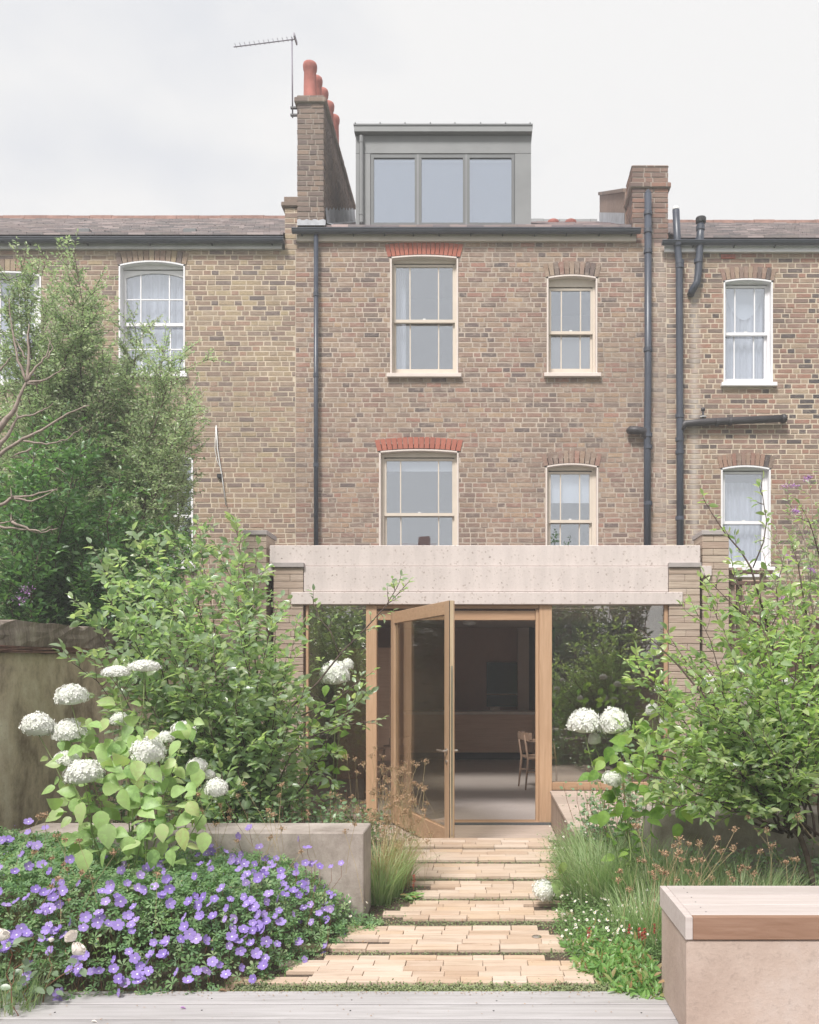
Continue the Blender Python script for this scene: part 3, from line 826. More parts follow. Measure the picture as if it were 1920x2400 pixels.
# --- roofs, gutters, fascias
def roof(house, x0, x1, zg, ridge_z, ridge_d, mat, seed, tile_w=.25, course=.20, ridge_mat='ridge', ridge_w=.30, cut=None):
    rg = random.Random(seed)
    y0 = YF - .09
    run, rise = ridge_d - y0, ridge_z - zg
    Ls = math.hypot(run, rise); n = int(Ls / course)
    m = MB()
    m.add([(x0, y0 + .02, zg - .03), (x1, y0 + .02, zg - .03), (x1, ridge_d, ridge_z - .03), (x0, ridge_d, ridge_z - .03),
           (x0, ridge_d + run, zg - .03), (x1, ridge_d + run, zg - .03)], [(0, 1, 2, 3), (3, 2, 5, 4)])
    m.build('roof', M['asphalt'], house)
    m = MB()
    for c in range(n):
        s0, s1 = c / n, min(1, (c + 1.25) / n)
        x = x0 - (tile_w / 2 if c % 2 else 0)
        while x < x1:
            a, b = max(x, x0) + .002, min(x + tile_w, x1) - .002
            if b - a > .03 and not (cut and cut(a, b, y0 + run * s0)):
                e = rg.uniform(0, .012); up = .02
                m.add([(a, y0 + run * s0, zg + rise * s0 + up + e), (b, y0 + run * s0, zg + rise * s0 + up + e + rg.uniform(-.002, .002)),
                       (b, y0 + run * s1, zg + rise * s1 - .002), (a, y0 + run * s1, zg + rise * s1 - .002),
                       (a, y0 + run * s0 + .002, zg + rise * s0 - .004), (b, y0 + run * s0 + .002, zg + rise * s0 - .004)],
                      [(0, 1, 2, 3), (4, 5, 1, 0)])
            x += tile_w
    m.build('slates', mat, house, kind='stuff')
    x = x0
    while x < x1 - .05:
        L = min(ridge_w, x1 - x)
        prof = [(-.11, -.05), (-.09, .03), (0, .075), (.09, .03), (.11, -.05)]
        q = MB(); e = rg.uniform(-.006, .006)
        vs = [(x + .003, ridge_d + py, ridge_z + pz + e) for py, pz in prof] + [(x + L - .003, ridge_d + py, ridge_z + pz + e) for py, pz in prof]
        q.add(vs, [(i, i + 1, i + 6, i + 5) for i in range(4)] + [(0, 4, 3, 2, 1), (5, 6, 7, 8, 9)])
        q.build('ridge_tile', M[ridge_mat], house)
        x += L
def gutter(house, x0, x1, yc_px, h_px, fascia_px, fmat, brackets, y=None):
    z1 = PZ(yc_px, YF - .1); r = h_px / 2100 * (YF - .1) / 2
    pts = 8; vs = []; m = MB()
    yc = YF - .115
    prof = [(yc + .055 * math.cos(a), z1 - .02 - (2 * r - .02) * math.sin(a)) for a in [math.pi * k / pts for k in range(pts + 1)]]
    prof = prof + [(yc - .06, z1), (yc - .045, z1), (yc + .045, z1), (yc + .055, z1)][0:0]
    n = len(prof)
    vs = [(x0, a, b) for a, b in prof] + [(x1, a, b) for a, b in prof]
    m.add(vs, [(i, i + n, i + n + 1, i + 1) for i in range(n - 1)] + [tuple(range(n)), tuple(range(n, 2 * n))[::-1]])
    m.tube([(x0, yc - .055, z1 - .018), (x1, yc - .055, z1 - .018)], .009, 6)
    m.build('gutter', M['gutter'], house, smooth=False)
    zf1, zf0 = PZ(yc_px, YF) - .005, PZ(fascia_px, YF - .03)
    MB().box(x0 + .05, x1 - .05, YF - .045, YF - .002, zf0, zf1).build('fascia', M[fmat], house)
    MB().box(x0 + .05, x1 - .05, YF - .056, YF - .0455, zf0 + .0, zf0 + .03).build('fascia_bead', M[fmat], house)
    for b in brackets:
        MB().box(PX(b, YF) - .007, PX(b, YF) + .007, YF - .13, YF - .046, zf1 - 2 * r - .05, zf1 - 2 * r - .01).build('gutter_bracket', M['black'], house)
# dormer footprint is cut out of the middle roof
DX0, DX1, DY = PX(834, 13.55), PX(1245, 13.55), 13.55
gutter(left, -13.5, PX(670, YF), 558, 13, 585, 'fascia_grey', (76, 210, 355, 500, 640))
gutter(mid, PX(689, YF), PX(1498, YF), 537, 12, 567, 'fascia_cream', (710, 830, 903, 970, 1030, 1104, 1178, 1253, 1326, 1403, 1478))
gutter(right, PX(1548, YF), 10.5, 565, 11, 592, 'white_paint', (1622, 1717, 1812))
roof(left, -13.5, PX(667, YF), PZ(556, YF), PZ(514, 17.4), 17.4, M['slate_brown'], 1, ridge_w=.42)
roof(mid, PX(700, YF), PX(1478, YF), PZ(538, YF), 10.2, 17.3, M['slate'], 2, ridge_mat='zinc', cut=lambda a, b, y: b > DX0 + .02 and a < DX1 - .02 and y > DY - .05)
roof(right, PX(1590, YF), 10.5, PZ(563, YF), PZ(524, 17.6), 17.6, M['slate_brown'], 3, ridge_w=.40)
# left house roof has two small vents
for px in (205, 452):
    c = P(px, 552, 13.6)
    MB().bbox(c.x - .1, c.x + .1, 13.45, 13.8, c.z - .06, c.z + .04, .01).build('roof_vent', M['zinc_dark'], left)
for px in (1297, 1338):      # low clay vents on the middle roof
    c = P(px, 530, 16.0)
    MB().lathe(c, [(.075, -.1), (.08, .0), (.095, .04), (.1, .085), (.07, .105), (.01, .11)], 16).build('roof_vent', M['terracotta'], mid, smooth=True)

# --- dormer on the middle house
dorm = MB()
zt, zb_ = PZ(313, DY), PZ(537, DY)
dorm.box(DX0, DX1, DY + .05, 17.4, zb_ - .05, zt)
dorm.box(DX0, DX1, DY, DY + .0505, PZ(359, DY), PZ(318, DY))               # head panel
dorm.box(DX0, PX(868, DY), DY, DY + .0505, zb_ - .03, PZ(360, DY)); dorm.box(PX(1207, DY), DX1, DY, DY + .0505, zb_ - .03, PZ(360, DY))
dorm.box(PX(868, DY), PX(1207, DY), DY, DY + .0505, zb_ - .03, PZ(528, DY))
dorm = dorm.build('dormer', M['zinc'], mid)
MB().box(DX0 - .012, DX1 + .012, DY - .09, DY + .1, PZ(316, DY), PZ(303, DY)).build('dormer_cornice', M['zinc'], dorm)
MB().box(DX0 - .02, DX1 + .02, DY - .1, 17.4, PZ(303, DY) + .001, PZ(301, DY) + .012).build('dormer_roof_edge', M['zinc_dark'], dorm)
MB().box(DX0 - .01, DX1 + .01, DY - .05, DY + .04, zb_ - .075, zb_ - .032).build('dormer_apron', M['zinc'], dorm)
for px in (835, 893, 951, 1010, 1067, 1127, 1185, 1242):
    x = PX(px, DY)
    MB().box(x - .008, x + .008, DY - .105, 17.4, PZ(301, DY) + .013, PZ(301, DY) + .03).build('standing_seam', M['zinc_dark'], dorm)
for gx0, gx1 in ((876, 972), (988, 1085), (1101, 1199)):
    a, b, c, e = PX(gx0, DY), PX(gx1, DY), PZ(521, DY), PZ(369, DY)
    m = MB(); w = .045
    m.box(a - w, a, DY + .005, DY + .06, c - .04, e + .05); m.box(b, b + w, DY + .005, DY + .06, c - .04, e + .05)
    m.box(a, b, DY + .006, DY + .06, e, e + .0495); m.box(a, b, DY + .006, DY + .06, c - .0395, c)
    m.build('dormer_window_frame', M['zinc_dark'], dorm)
    MB().box(a, b, DY + .03, DY + .04, c, e).build('pane', M['glass_dormer'], dorm)
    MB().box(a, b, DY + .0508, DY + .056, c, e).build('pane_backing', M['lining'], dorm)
    MB().box(a, b, DY + .043, DY + .05, e - .045, e).build('blind_cassette', M['blind'], dorm)
for px in (979.5, 1093):
    MB().box(PX(px, DY) - .014, PX(px, DY) + .014, DY + .002, DY + .05, PZ(526, DY), PZ(361, DY)).build('mullion', M['zinc'], dorm)
m = MB().tube([(PX(847, 13.5), 13.51, PZ(318, 13.5)), (PX(847, 13.5), 13.51, PZ(522, 13.5))], .034, 12)
for py in (330, 500): m.tube([(PX(847, 13.5), 13.51, PZ(py, 13.5)), (PX(847, 13.5), 13.51, PZ(py + 4, 13.5))], .039, 12)
m.build('dormer_downpipe', M['zinc'], dorm, smooth=False)
c = P(848, 526, 13.44)
MB().lathe(c, [(.01, -.035), (.03, -.025), (.036, 0), (.028, .03), (.01, .036)], 12).build('pipe_shoe', M['black'], dorm, smooth=True)

# --- chimneys
def stack(parent_name, label, x0, x1, y0, y1, z0, z1, seed, mat, cap, loc):
    th = thing(parent_name, label, 'chimney', loc)
    MB().box(x0 + .006, x1 - .006, y0 + .006, y1 - .006, z0, z1).build('stack_core', M['mortar_grey'], th)
    rg = random.Random(seed)
    n = int((z1 - z0) / BP)
    front = lay_bricks(x0, x1, z0, z1, [], rg)
    for b in front:
        MB().add(brick_verts(b[0], b[1], b[2], b[3], y0 + .006, rg, proud=.008), BF).build('brick', mat, th)
    side = lay_bricks(y0, y1, z0, z1, [], rg)
    m = MB()
    for sx, xx in ((1, x1 - .006), (-1, x0 + .006)):
        for b in side:
            vs = brick_verts(b[0], b[1], b[2], b[3], 0, rg, proud=.008)
            vs = [(xx - sx * v[1], v[0], v[2]) for v in vs]
            m.add(vs, BF if sx > 0 else [f[::-1] for f in BF])
    m.build('brickwork', mat, th, kind='stuff')
    for (e, za, zb) in cap:
        MB().bbox(x0 - e, x1 + e, y0 - e, y1 + e, za, zb, .006).build('chimney_band', M['mortar_grey'], th)
        for b in lay_bricks(x0 - e, x1 + e, za, zb, [], rg): MB().add(brick_verts(b[0], b[1], b[2], b[3], y0 - e, rg, proud=.007), BF).build('brick', mat, th)
        m = MB()
        for b in lay_bricks(y0 - e, y1 + e, za, zb, [], rg): m.add([(x1 + e - v[1], v[0], v[2]) for v in brick_verts(b[0], b[1], b[2], b[3], 0, rg, proud=.007)], BF); m.add([(x0 - e + v[1], v[0], v[2]) for v in brick_verts(b[0], b[1], b[2], b[3], 0, rg, proud=.007)], [f[::-1] for f in BF])
        m.build('brickwork', mat, th, kind='stuff')
    return th
cx0, cx1 = PX(697, 13.2), PX(759, 13.2)
ztop = PZ(242, 13.2)
ch = stack('chimney', 'tall left brick chimney stack with a row of red clay pots', cx0, cx1, 13.2, 16.2, PZ(545, 13.2), ztop, 21, M['brick_stack'],
           [(.035, ztop, ztop + .075), (.0, ztop + .0755, ztop + .12)], ((cx0 + cx1) / 2, 14.9, 7.8))
for i, dd in enumerate((13.38, 13.75, 14.10, 14.47, 14.85)):
    hh = (.60, .63, .67, .70, .72, .66)[i]
    c = (PX(727, 13.38) + (0, .015, .045, .075, .10, .10)[i], dd, ztop + .1)
    MB().lathe(c, [(.105, 0), (.108, .03), (.098, .06), (.094, hh * .5), (.09, hh - .12), (.1, hh - .1), (.107, hh - .04), (.098, hh), (.075, hh), (.07, hh - .1)], 18).build('chimney_pot', M['terracotta'], ch, smooth=True)
MB().lathe((PX(727, 13.38), 13.38, ztop + .1), [(.16, 0), (.12, .03), (.1, .035)], 12).build('mortar_flaunching', M['mortar_grey'], ch)
# lead at the foot of the stack
m = MB(); vs = []; fs = []; n = 34
for i in range(n + 1):
    yy = 13.28 + 3.0 * i / n
    zr = PZ(538, YF) + (10.2 - PZ(538, YF)) / (17.3 - YF + .09) * (yy - YF + .09)
    vs += [(cx1 + .012 + .012 * math.sin(i * 2.3), yy, zr + .26 + .03 * math.sin(i * 1.7)), (cx1 + .03 + .02 * math.sin(i * 1.1), yy, zr + .05), (cx1 + .13, yy, zr + .022)]
for i in range(n):
    for k in range(2): fs.append((3 * i + k, 3 * i + k + 1, 3 * i + k + 4, 3 * i + k + 3))
m.add(vs, fs).build('lead_flashing', M['lead'], ch, smooth=False)
m = MB(); vs = []; fs = []; n = 12
for i in range(n + 1):
    x = cx0 + (cx1 + .03 - cx0) * i / n
    vs += [(x, 13.185, PZ(516, 13.2) + .012 * math.sin(i * 1.9)), (x, 13.18, PZ(528, 13.2)), (x, 13.12, PZ(536, 13.2) + .012)]
for i in range(n):
    for k in range(2): fs.append((3 * i + k, 3 * i + 3 + k, 3 * i + 4 + k, 3 * i + k + 1))
m.add(vs, fs).build('lead_flashing', M['lead'], ch)
# party parapet beside it
px0, px1 = PX(668, YF), PX(699, YF)
par = thing('party_parapet', 'short brick party wall parapet stepping up beside the left chimney', 'parapet', ((px0 + px1) / 2, YF, ZL))
MB().box(px0, px1, YF, 16.8, ZL + .001, PZ(486, YF) - .02).build('parapet_core', M['mortar'], par)
rg = random.Random(5)
for b in lay_bricks(px0, px1, ZL + .002, PZ(486, YF), [], rg):
    MB().add(brick_verts(b[0], b[1], b[2], b[3], YF, rg), BF).build('brick', M['brick_left'], par)
z = PZ(486, YF)
MB().bbox(px0 - .05, px1 + .02, YF - .04, 16.8, z, z + .07, .012).build('corbel', M['brick_stack'], par)
MB().bbox(px0 - .01, px1 + .02, YF - .02, 16.8, z + .0705, z + .15, .006).build('coping', M['brick_stack'], par)
# right chimney
rx0, rx1 = PX(1482, YF), PX(1566, YF)
zt2 = PZ(429, YF)
ch2 = stack('chimney', 'short right brick chimney stack without pots behind the soil pipes', rx0, rx1, YF, YF + .56, ZM - .02, PZ(392, YF), 33, M['brick_stack_red'],
            [(.03, PZ(441, YF), PZ(429, YF)), (.0, PZ(392, YF) + .001, PZ(390, YF) + .02)], ((rx0 + rx1) / 2, YF + .28, ZM))
par2 = thing('party_parapet', 'low sloping brick parapet running up the roof left of the short chimney', 'parapet', (rx0 + .05, 14, 8.3))
m = MB(); vs = []
sl = (10.2 - PZ(538, YF)) / (17.3 - YF + .09)
y0, y1, h = YF + .565, 16.9, .52
zr = lambda yy: PZ(538, YF) + sl * (yy - YF + .09)
m.add([(rx0 - .02, y0, zr(y0) - .3), (rx0 + .22, y0, zr(y0) - .3), (rx0 + .22, y0, zr(y0) + h), (rx0 - .02, y0, zr(y0) + h),
       (rx0 - .02, y1, zr(y1) - .3), (rx0 + .22, y1, zr(y1) - .3), (rx0 + .22, y1, zr(y1) + h), (rx0 - .02, y1, zr(y1) + h)],
      [(0, 1, 2, 3), (7, 6, 5, 4), (0, 3, 7, 4), (1, 5, 6, 2), (3, 2, 6, 7), (0, 4, 5, 1)])
m.build('parapet_wall', M['brick_right'], par2)
m = MB()
for i in range(11):
    a, b = y0 + (y1 - y0) * i / 11, y0 + (y1 - y0) * (i + .97) / 11
    MB().add([(rx0 - .05, a, zr(a) + h + .002), (rx0 + .25, a, zr(a) + h + .002), (rx0 + .25, b, zr(b) + h + .002), (rx0 - .05, b, zr(b) + h + .002),
              (rx0 - .05, a, zr(a) + h + .06), (rx0 + .25, a, zr(a) + h + .06), (rx0 + .25, b, zr(b) + h + .06), (rx0 - .05, b, zr(b) + h + .06)],
             [(0, 3, 2, 1), (4, 5, 6, 7), (0, 1, 5, 4), (1, 2, 6, 5), (2, 3, 7, 6), (3, 0, 4, 7)]).build('coping_brick', M['brick_stack'], par2)
m = MB()
m.add([(rx0 - .025, y0, zr(y0) + .02), (rx0 - .025, y1, zr(y1) + .02), (rx0 - .028, y1, zr(y1) + .2), (rx0 - .028, y0, zr(y0) + .2), (rx0 - .15, y0, zr(y0) + .03), (rx0 - .15, y1, zr(y1) + .03)], [(0, 3, 2, 1), (4, 0, 1, 5)])
m.build('lead_flashing', M['lead'], par2)

# --- aerial
ae = thing('tv_aerial', 'thin television aerial on a mast strapped to the left chimney', 'aerial', (PX(686, 13.35), 13.35, PZ(275, 13.35)))
xm = PX(686, 13.35)
MB().tube([(xm, 13.35, PZ(276, 13.35)), (xm - .01, 13.35, PZ(88, 13.35))], .011, 8).build('mast', M['aerial'], ae, smooth=True)
a, b = P(691, 92, 13.35), P(548, 110, 13.1)
MB().tube([a, b], .008, 6).build('boom', M['aerial'], ae)
for i in range(13):
    c = a.lerp(b, (i + .6) / 13)
    MB().tube([c + Vector((.006, .03, .0)), c + Vector((-.006, -.03, .03))], .004, 5).build('director_rod', M['aerial'], ae)
MB().box(a.x + .0, a.x + .02, 13.25, 13.45, a.z - .02, a.z + .03).build('reflector', M['aerial'], ae)
for py in (253, 270):
    z = PZ(py, 13.35)
    MB().box(xm - .03, cx0 - .0, 13.33, 13.37, z - .012, z + .012).build('mast_bracket', M['cast_iron'], ae)

# --- pipes on the fronts
def pipe(name, label, pts, r, mat, collars=(), group=None, cat='pipe', n=12):
    th = thing(name, label, cat, pts[-1] if pts[-1][2] < pts[0][2] else pts[0], group)
    MB().tube(pts, r, n).build('pipe_run', M[mat], th, smooth=True)
    for c, ax in collars:
        c = Vector(c); ax = Vector(ax).normalized()
        MB().tube([c - ax * .03, c - ax * .029, c + ax * .029, c + ax * .03], [r * 1.0, r * 1.2, r * 1.2, r * 1.0], n).build('collar', M[mat], th, smooth=False)
    return th
YP = YF - .085
x = PX(741, YP)
pipe('downpipe', 'slim dark downpipe on the left side of the middle house', [(x, YP, PZ(548, YP)), (x, YP, 2.8)], .034, 'pipe',
     [((x, YP, PZ(v, YP)), (0, 0, 1)) for v in (690, 880, 1090)])
x = PX(1519, YP)
sp = pipe('soil_pipe', 'thick dark soil pipe rising above the gutter in front of the short chimney', [(x - .01, YP, 2.8), (x - .01, YP, PZ(1015, YP)), (x, YP, PZ(900, YP)), (x, YP, PZ(455, YP))], .053, 'pipe',
     [((x, YP, PZ(v, YP)), (0, 0, 1)) for v in (500, 542, 590, 820, 1020, 1048, 1180)])
MB().lathe((x, YP, PZ(455, YP)), [(.05, 0), (.05, .02), (.03, .05), (.012, .07)], 10).build('vent_cage', M['pipe'], sp)
a = P(1478, 1008, YP - .02); b = P(1512, 1010, YP)
MB().tube([a + Vector((-.01, .05, 0)), a + Vector((0, 0, .0)), a.lerp(b, .5), b, b + Vector((.03, 0, -.12))], [.05, .06, .062, .055, .05], 12).build('branch_pipe', M['cast_iron'], sp, smooth=True)
x2 = PX(1592, YP)
sp2 = pipe('soil_pipe', 'thick dark soil pipe with an angled top and a long side branch', [(x2 + .015, YP, 2.8), (x2 + .01, YP, PZ(1000, YP)), (x2, YP, PZ(615, YP)), (x2 - .02, YP, PZ(585, YP)), (PX(1581, YP), YP - .1, PZ(500, YP))], .053, 'pipe',
      [((x2 + .008, YP, PZ(v, YP)), (0, 0, 1)) for v in (615, 625, 975, 1030, 1060, 1215)] + [((PX(1588, YP), YP - .02, PZ(572, YP)), (-.07, -.1, .5))])
MB().lathe((PX(1581, YP), YP - .1, PZ(500, YP)), [(.052, 0), (.052, .02), (.04, .045), (.02, .055)], 10).build('vent_cage', M['white_plastic'], sp2)
a, b = P(1600, 994, YP), P(1832, 981, YP - .02)
MB().tube([P(1594, 1010, YP), P(1606, 993, YP), P(1640, 990, YP), b], [.05, .055, .055, .055], 12).build('branch_pipe', M['cast_iron'], sp2, smooth=True)
for u in (.35, .48):
    c = a.lerp(b, u); MB().tube([c - Vector((.02, 0, 0)), c + Vector((.02, 0, 0))], .063, 12).build('collar', M['cast_iron'], sp2)
MB().tube([b, b + Vector((.03, .0, .0)), b + Vector((.06, .06, 0))], [.064, .068, .05], 12).build('pipe_end', M['cast_iron'], sp2, smooth=True)
c = P(1648, 985, YP)
MB().tube([c, c + Vector((0, 0, .13))], .017, 8).build('air_valve', M['cast_iron'], sp2); MB().lathe(c + Vector((0, 0, .13)), [(.02, 0), (.034, .02), (.03, .05), (.012, .06)], 10).build('valve_cap', M['cast_iron'], sp2, smooth=True)
MB().tube([c + Vector((0, 0, .045)), c + Vector((0, 0, .055))], .05, 12).build('white_collar', M['white_plastic'], sp2)
sp3 = pipe('vent_pipe', 'short black vent pipe with a capped top bending into the right house wall', [P(1619, 690, YF - .02), P(1622, 682, YP), P(1634, 662, YP), P(1637, 640, YP), P(1641, 560, YP), P(1643, 520, YP)], .054, 'pipe',
      [(P(1640, 562, YP), (.02, 0, 1)), (P(1642, 535, YP), (.02, 0, 1)), (P(1637, 612, YP), (.02, 0, 1))])
MB().lathe(P(1643, 522, YP), [(.055, -.02), (.075, 0), (.078, .06), (.07, .075), (.01, .08)], 14).build('cowl', M['black'], sp3, smooth=False)
ab = MB().bbox(PX(1690, YF), PX(1723, YF), YF - .018, YF + .02, PZ(607, YF), PZ(597, YF), .002).build('air_brick', M['red_brick'], label='small red perforated air brick below the gutter of the right house', cat='air brick')
m = MB()
for i in range(9):
    for k in range(2):
        xx = PX(1690, YF) + .02 + i * .021; zz = PZ(605, YF) + .008 + k * .022
        m.box(xx, xx + .011, YF - .0186, YF - .017, zz, zz + .012)
m.build('holes', M['black'], ab, kind='stuff')
m = MB()
pts = [P(507, 997, YF - .03), P(510, 1050, YF - .03), P(516, 1090, YF - .03), P(521, 1120, YF - .03), P(530, 1185, YF - .03)]
MB().tube(pts, .008, 6).build('cable', M['white_plastic'], smooth=True, label='pale hanging cable on the left house wall, the thicker of two strands', cat='cable')
pts = [P(506, 1000, YF - .03), P(504, 1050, YF - .02), P(509, 1080, YF - .03), P(519, 1100, YF - .03)]
MB().tube(pts, .005, 6).build('cable', M['white_plastic'], smooth=True, label='thin slack cable looping left of the thicker strand on the left house wall', cat='cable')
MB().box(PX(511, YF), PX(521, YF), YF - .05, YF - .012, PZ(1121, YF), PZ(1112, YF)).build('cable_clip', M['black'], label='small black clip box holding the cables on the left house wall', cat='clip')

# ------------------------------------------------------------------ extension (part of the middle house but a building of its own)
YX = 9.9
ext = thing('garden_extension', 'single storey extension with pale concrete beam, oak door frame and large panes', 'extension', (0, YX, -.15))
def pxz(px0, px1, py0, py1, d): return PX(px0, d), PX(px1, d), PZ(py1, d), PZ(py0, d)
a, b, c, e = pxz(632, 1642, 1278, 1327, YX + .02)
MB().bbox(a, b, YX + .02, YX + .5, c, e, .006).build('parapet_beam', M['concrete'], ext)
a, b, c, e = pxz(712, 1567, 1327, 1387, YX - .01)
MB().bbox(a, b, YX - .01, YX + .48, c - .0005, e - .002, .006).build('concrete_beam', M['concrete'], ext)
a, b, c, e = pxz(683, 1600, 1387, 1417, YX - .03)
MB().bbox(a, b, YX - .045, YX + .48, c, e - .004, .006).build('concrete_lintel', M['concrete'], ext)
# flat roof to the house wall and side walls
slab_roof = MB()
for (a, b, c, e) in ((-2.7, 2.75, YX + .505, 10.9), (-2.7, 2.75, 12.7, YF - .02), (-2.7, -1.9, 10.9, 12.7), (1.9, 2.75, 10.9, 12.7)): slab_roof.box(a, b, c, e, 2.62, 2.74)
slab_roof.build('flat_roof', M['asphalt'], ext)
MB().box(-1.895, 1.895, 10.905, 12.695, 2.66, 2.675).build('added_rooflight', M['glass_clear'], ext)  # unseen roof opening, added to let daylight into the dim room
# piers of long thin bricks
def pier(x0, x1, y0, y1, z0, z1, seed, course=.0765, mat='long_brick', prt=None):
    rg = random.Random(seed)
    MB().box(x0 + .006, x1 - .006, y0 + .008, y1, z0, z1).build('pier_core', M['mortar_mid'], prt or ext)
    n = int((z1 - z0) / course); course = (z1 - z0) / n
    for k in range(n):
        e = rg.uniform(0, .006); j = .0045 if k % 3 else .008
        z_a, z_b = z0 + k * course + j / 2, z0 + (k + 1) * course - j / 2
        w = x1 - x0
        sp = [0, 1] if w < .25 or k % 2 else [0, rg.uniform(.4, .6), 1]
        for p, q in zip(sp[:-1], sp[1:]):
            MB().bbox(x0 + w * p + .0015, x0 + w * q - .0015, y0 - e + .001, y1 - .01, z_a, z_b, .004).build('brick', M[mat], prt or ext)
yp = YX - .02
zc = PZ(1330, yp)
pier(PX(641, yp), PX(711, yp), yp, YX + .3, -.4, zc, 1)
pier(PX(1568, yp), PX(1641, yp), yp, YX + .3, -.4, zc, 2)
for p0, p1 in ((638, 713), (1567, 1643)):
    MB().bbox(PX(p0, yp), PX(p1, yp), yp - .03, YX + .02, zc + .001, PZ(1319, yp), .003).build('coping', M['stone_cap'], ext)
for p0, p1 in ((605, 640.5), (1641.5, 1668)):
    MB().bbox(PX(p0, YX + .06), PX(p1, YX + .06), YX + .05, YX + .5, PZ(1349, YX + .05), PZ(1326, YX + .05), .004).build('beam_end', M['concrete'], ext)
# outer walls, each with a coping
yo = YX + .1
for k, (p0, p1) in enumerate(((572, 625), (1646, 1709))):
    pier(PX(p0, yo), PX(p1, yo), yo, yo + .43, -.4, PZ(1254, yo), 8 + k)
    MB().bbox(PX(p0 - 2, yo), PX(p1 + 2, yo), yo - .02, yo + .45, PZ(1254, yo) + .001, PZ(1243, yo), .004).build('coping', M['stone_cap'], ext)
    MB().box(PX(p0 + 4, yo), PX(p1 - 4, yo), yo + .431, YF - .02, -.4, 2.9).build('side_wall', M['mortar_mid'], ext)
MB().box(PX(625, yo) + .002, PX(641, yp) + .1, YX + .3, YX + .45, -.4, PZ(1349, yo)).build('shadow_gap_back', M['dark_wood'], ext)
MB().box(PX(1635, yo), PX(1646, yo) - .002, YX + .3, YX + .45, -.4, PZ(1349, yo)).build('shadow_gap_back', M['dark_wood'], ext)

# oak frame and glass
zl = PZ(1417, YX)         # underside of the lintel
ZFI = -.15
def oak(name, p0, p1, z0, z1, y0=YX - .0, y1=YX + .12, mat='oak_z', b=.004):
    return MB().bbox(PX(p0, y0), PX(p1, y0), y0, y1, z0, z1, b).build(name, M[mat], ext)
oak('post', 858, 883, ZFI, zl - .002)
oak('post', 1264, 1294, ZFI, zl - .002)
oak('jamb', 1255.5, 1263.5, ZFI, PZ(1428, YX), YX + .02, YX + .1)
oak('head_rail', 883.5, 1263.5, PZ(1426, YX), zl - .002, YX + .01, YX + .12, 'oak_x')
oak('transom', 883.5, 1255, PZ(1453, YX), PZ(1431, YX), YX + .035, YX + .11, 'oak_x')
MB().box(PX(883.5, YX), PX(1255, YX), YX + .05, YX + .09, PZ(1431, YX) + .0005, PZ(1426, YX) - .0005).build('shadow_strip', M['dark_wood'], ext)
oak('window_frame', 717, 723, ZFI, zl - .002, YX + .01, YX + .1)
oak('window_frame', 1557, 1566, .2, zl - .002, YX + .01, YX + .1)
oak('window_sill', 1294.5, 1567, PZ(1852, YX), PZ(1834, YX), YX - .0, YX + .12, 'oak_x')
MB().box(PX(723, YX) + .001, PX(858, YX) - .001, YX + .04, YX + .06, ZFI + .05, zl - .003).build('pane', M['glass_big'], ext)
MB().box(PX(1294.5, YX), PX(1557, YX) - .001, YX + .04, YX + .06, PZ(1834, YX), zl - .003).build('pane', M['glass_big'], ext)
MB().box(PX(1294.5, YX), PX(1567, YX), YX + .045, YX + .1, ZFI, PZ(1852, YX) - .001).build('base_panel', M['oak_x'], ext)
MB().bbox(PX(883, YX), PX(1264, YX), YX - .01, YX + .14, ZFI - .03, ZFI + .012, .003).build('door_sill', M['oak_x'], ext)
MB().box(PX(883, YX), PX(1290, YX), YX - .04, YX - .0105, ZFI - .03, ZFI + .004).build('sill_strip', M['zinc_dark'], ext)
# room
MB().box(-2.6, 2.6, YX + .145, 18.2, ZFI - .1, ZFI).build('room_floor', M['floor_in'], ext)
m = MB()
for (a, b, c, e) in ((-2.6, 2.6, YX + .49, 10.9), (-2.6, 2.6, 12.7, 18.2), (-2.6, -1.9, 10.9, 12.7), (1.9, 2.6, 10.9, 12.7)): m.box(a, b, c, e, 2.42, 2.5)
m.build('room_ceiling', M['ceil_in'], ext)
MB().box(-2.6, 2.6, 18.2, 18.3, ZFI, 2.42).build('back_wall', M['plaster_in'], ext)
MB().box(-2.7, -2.6, YX + .55, 18.2, ZFI, 2.5).build('inner_wall', M['plaster_in'], ext)
MB().box(2.6, 2.7, YX + .55, 18.2, ZFI, 2.5).build('inner_wall', M['plaster_in'], ext)
MB().box(PX(1214, 17.9), PX(1240, 17.9), 17.85, 18.19, ZFI, 2.41).build('column', M['ceil_in'], ext)
MB().box(PX(1240.5, 18), PX(1300, 18), 18.0, 18.19, ZFI, PZ(1466, 18)).build('dark_doorway', M['dark_in'], ext)  # solid panel; the shade of the opening is put into its colour
MB().bbox(-2.3, PX(914, 14), 14.0, 14.6, ZFI, PZ(1518, 14), .005).build('wall_cupboard', M['island_wood'], ext)

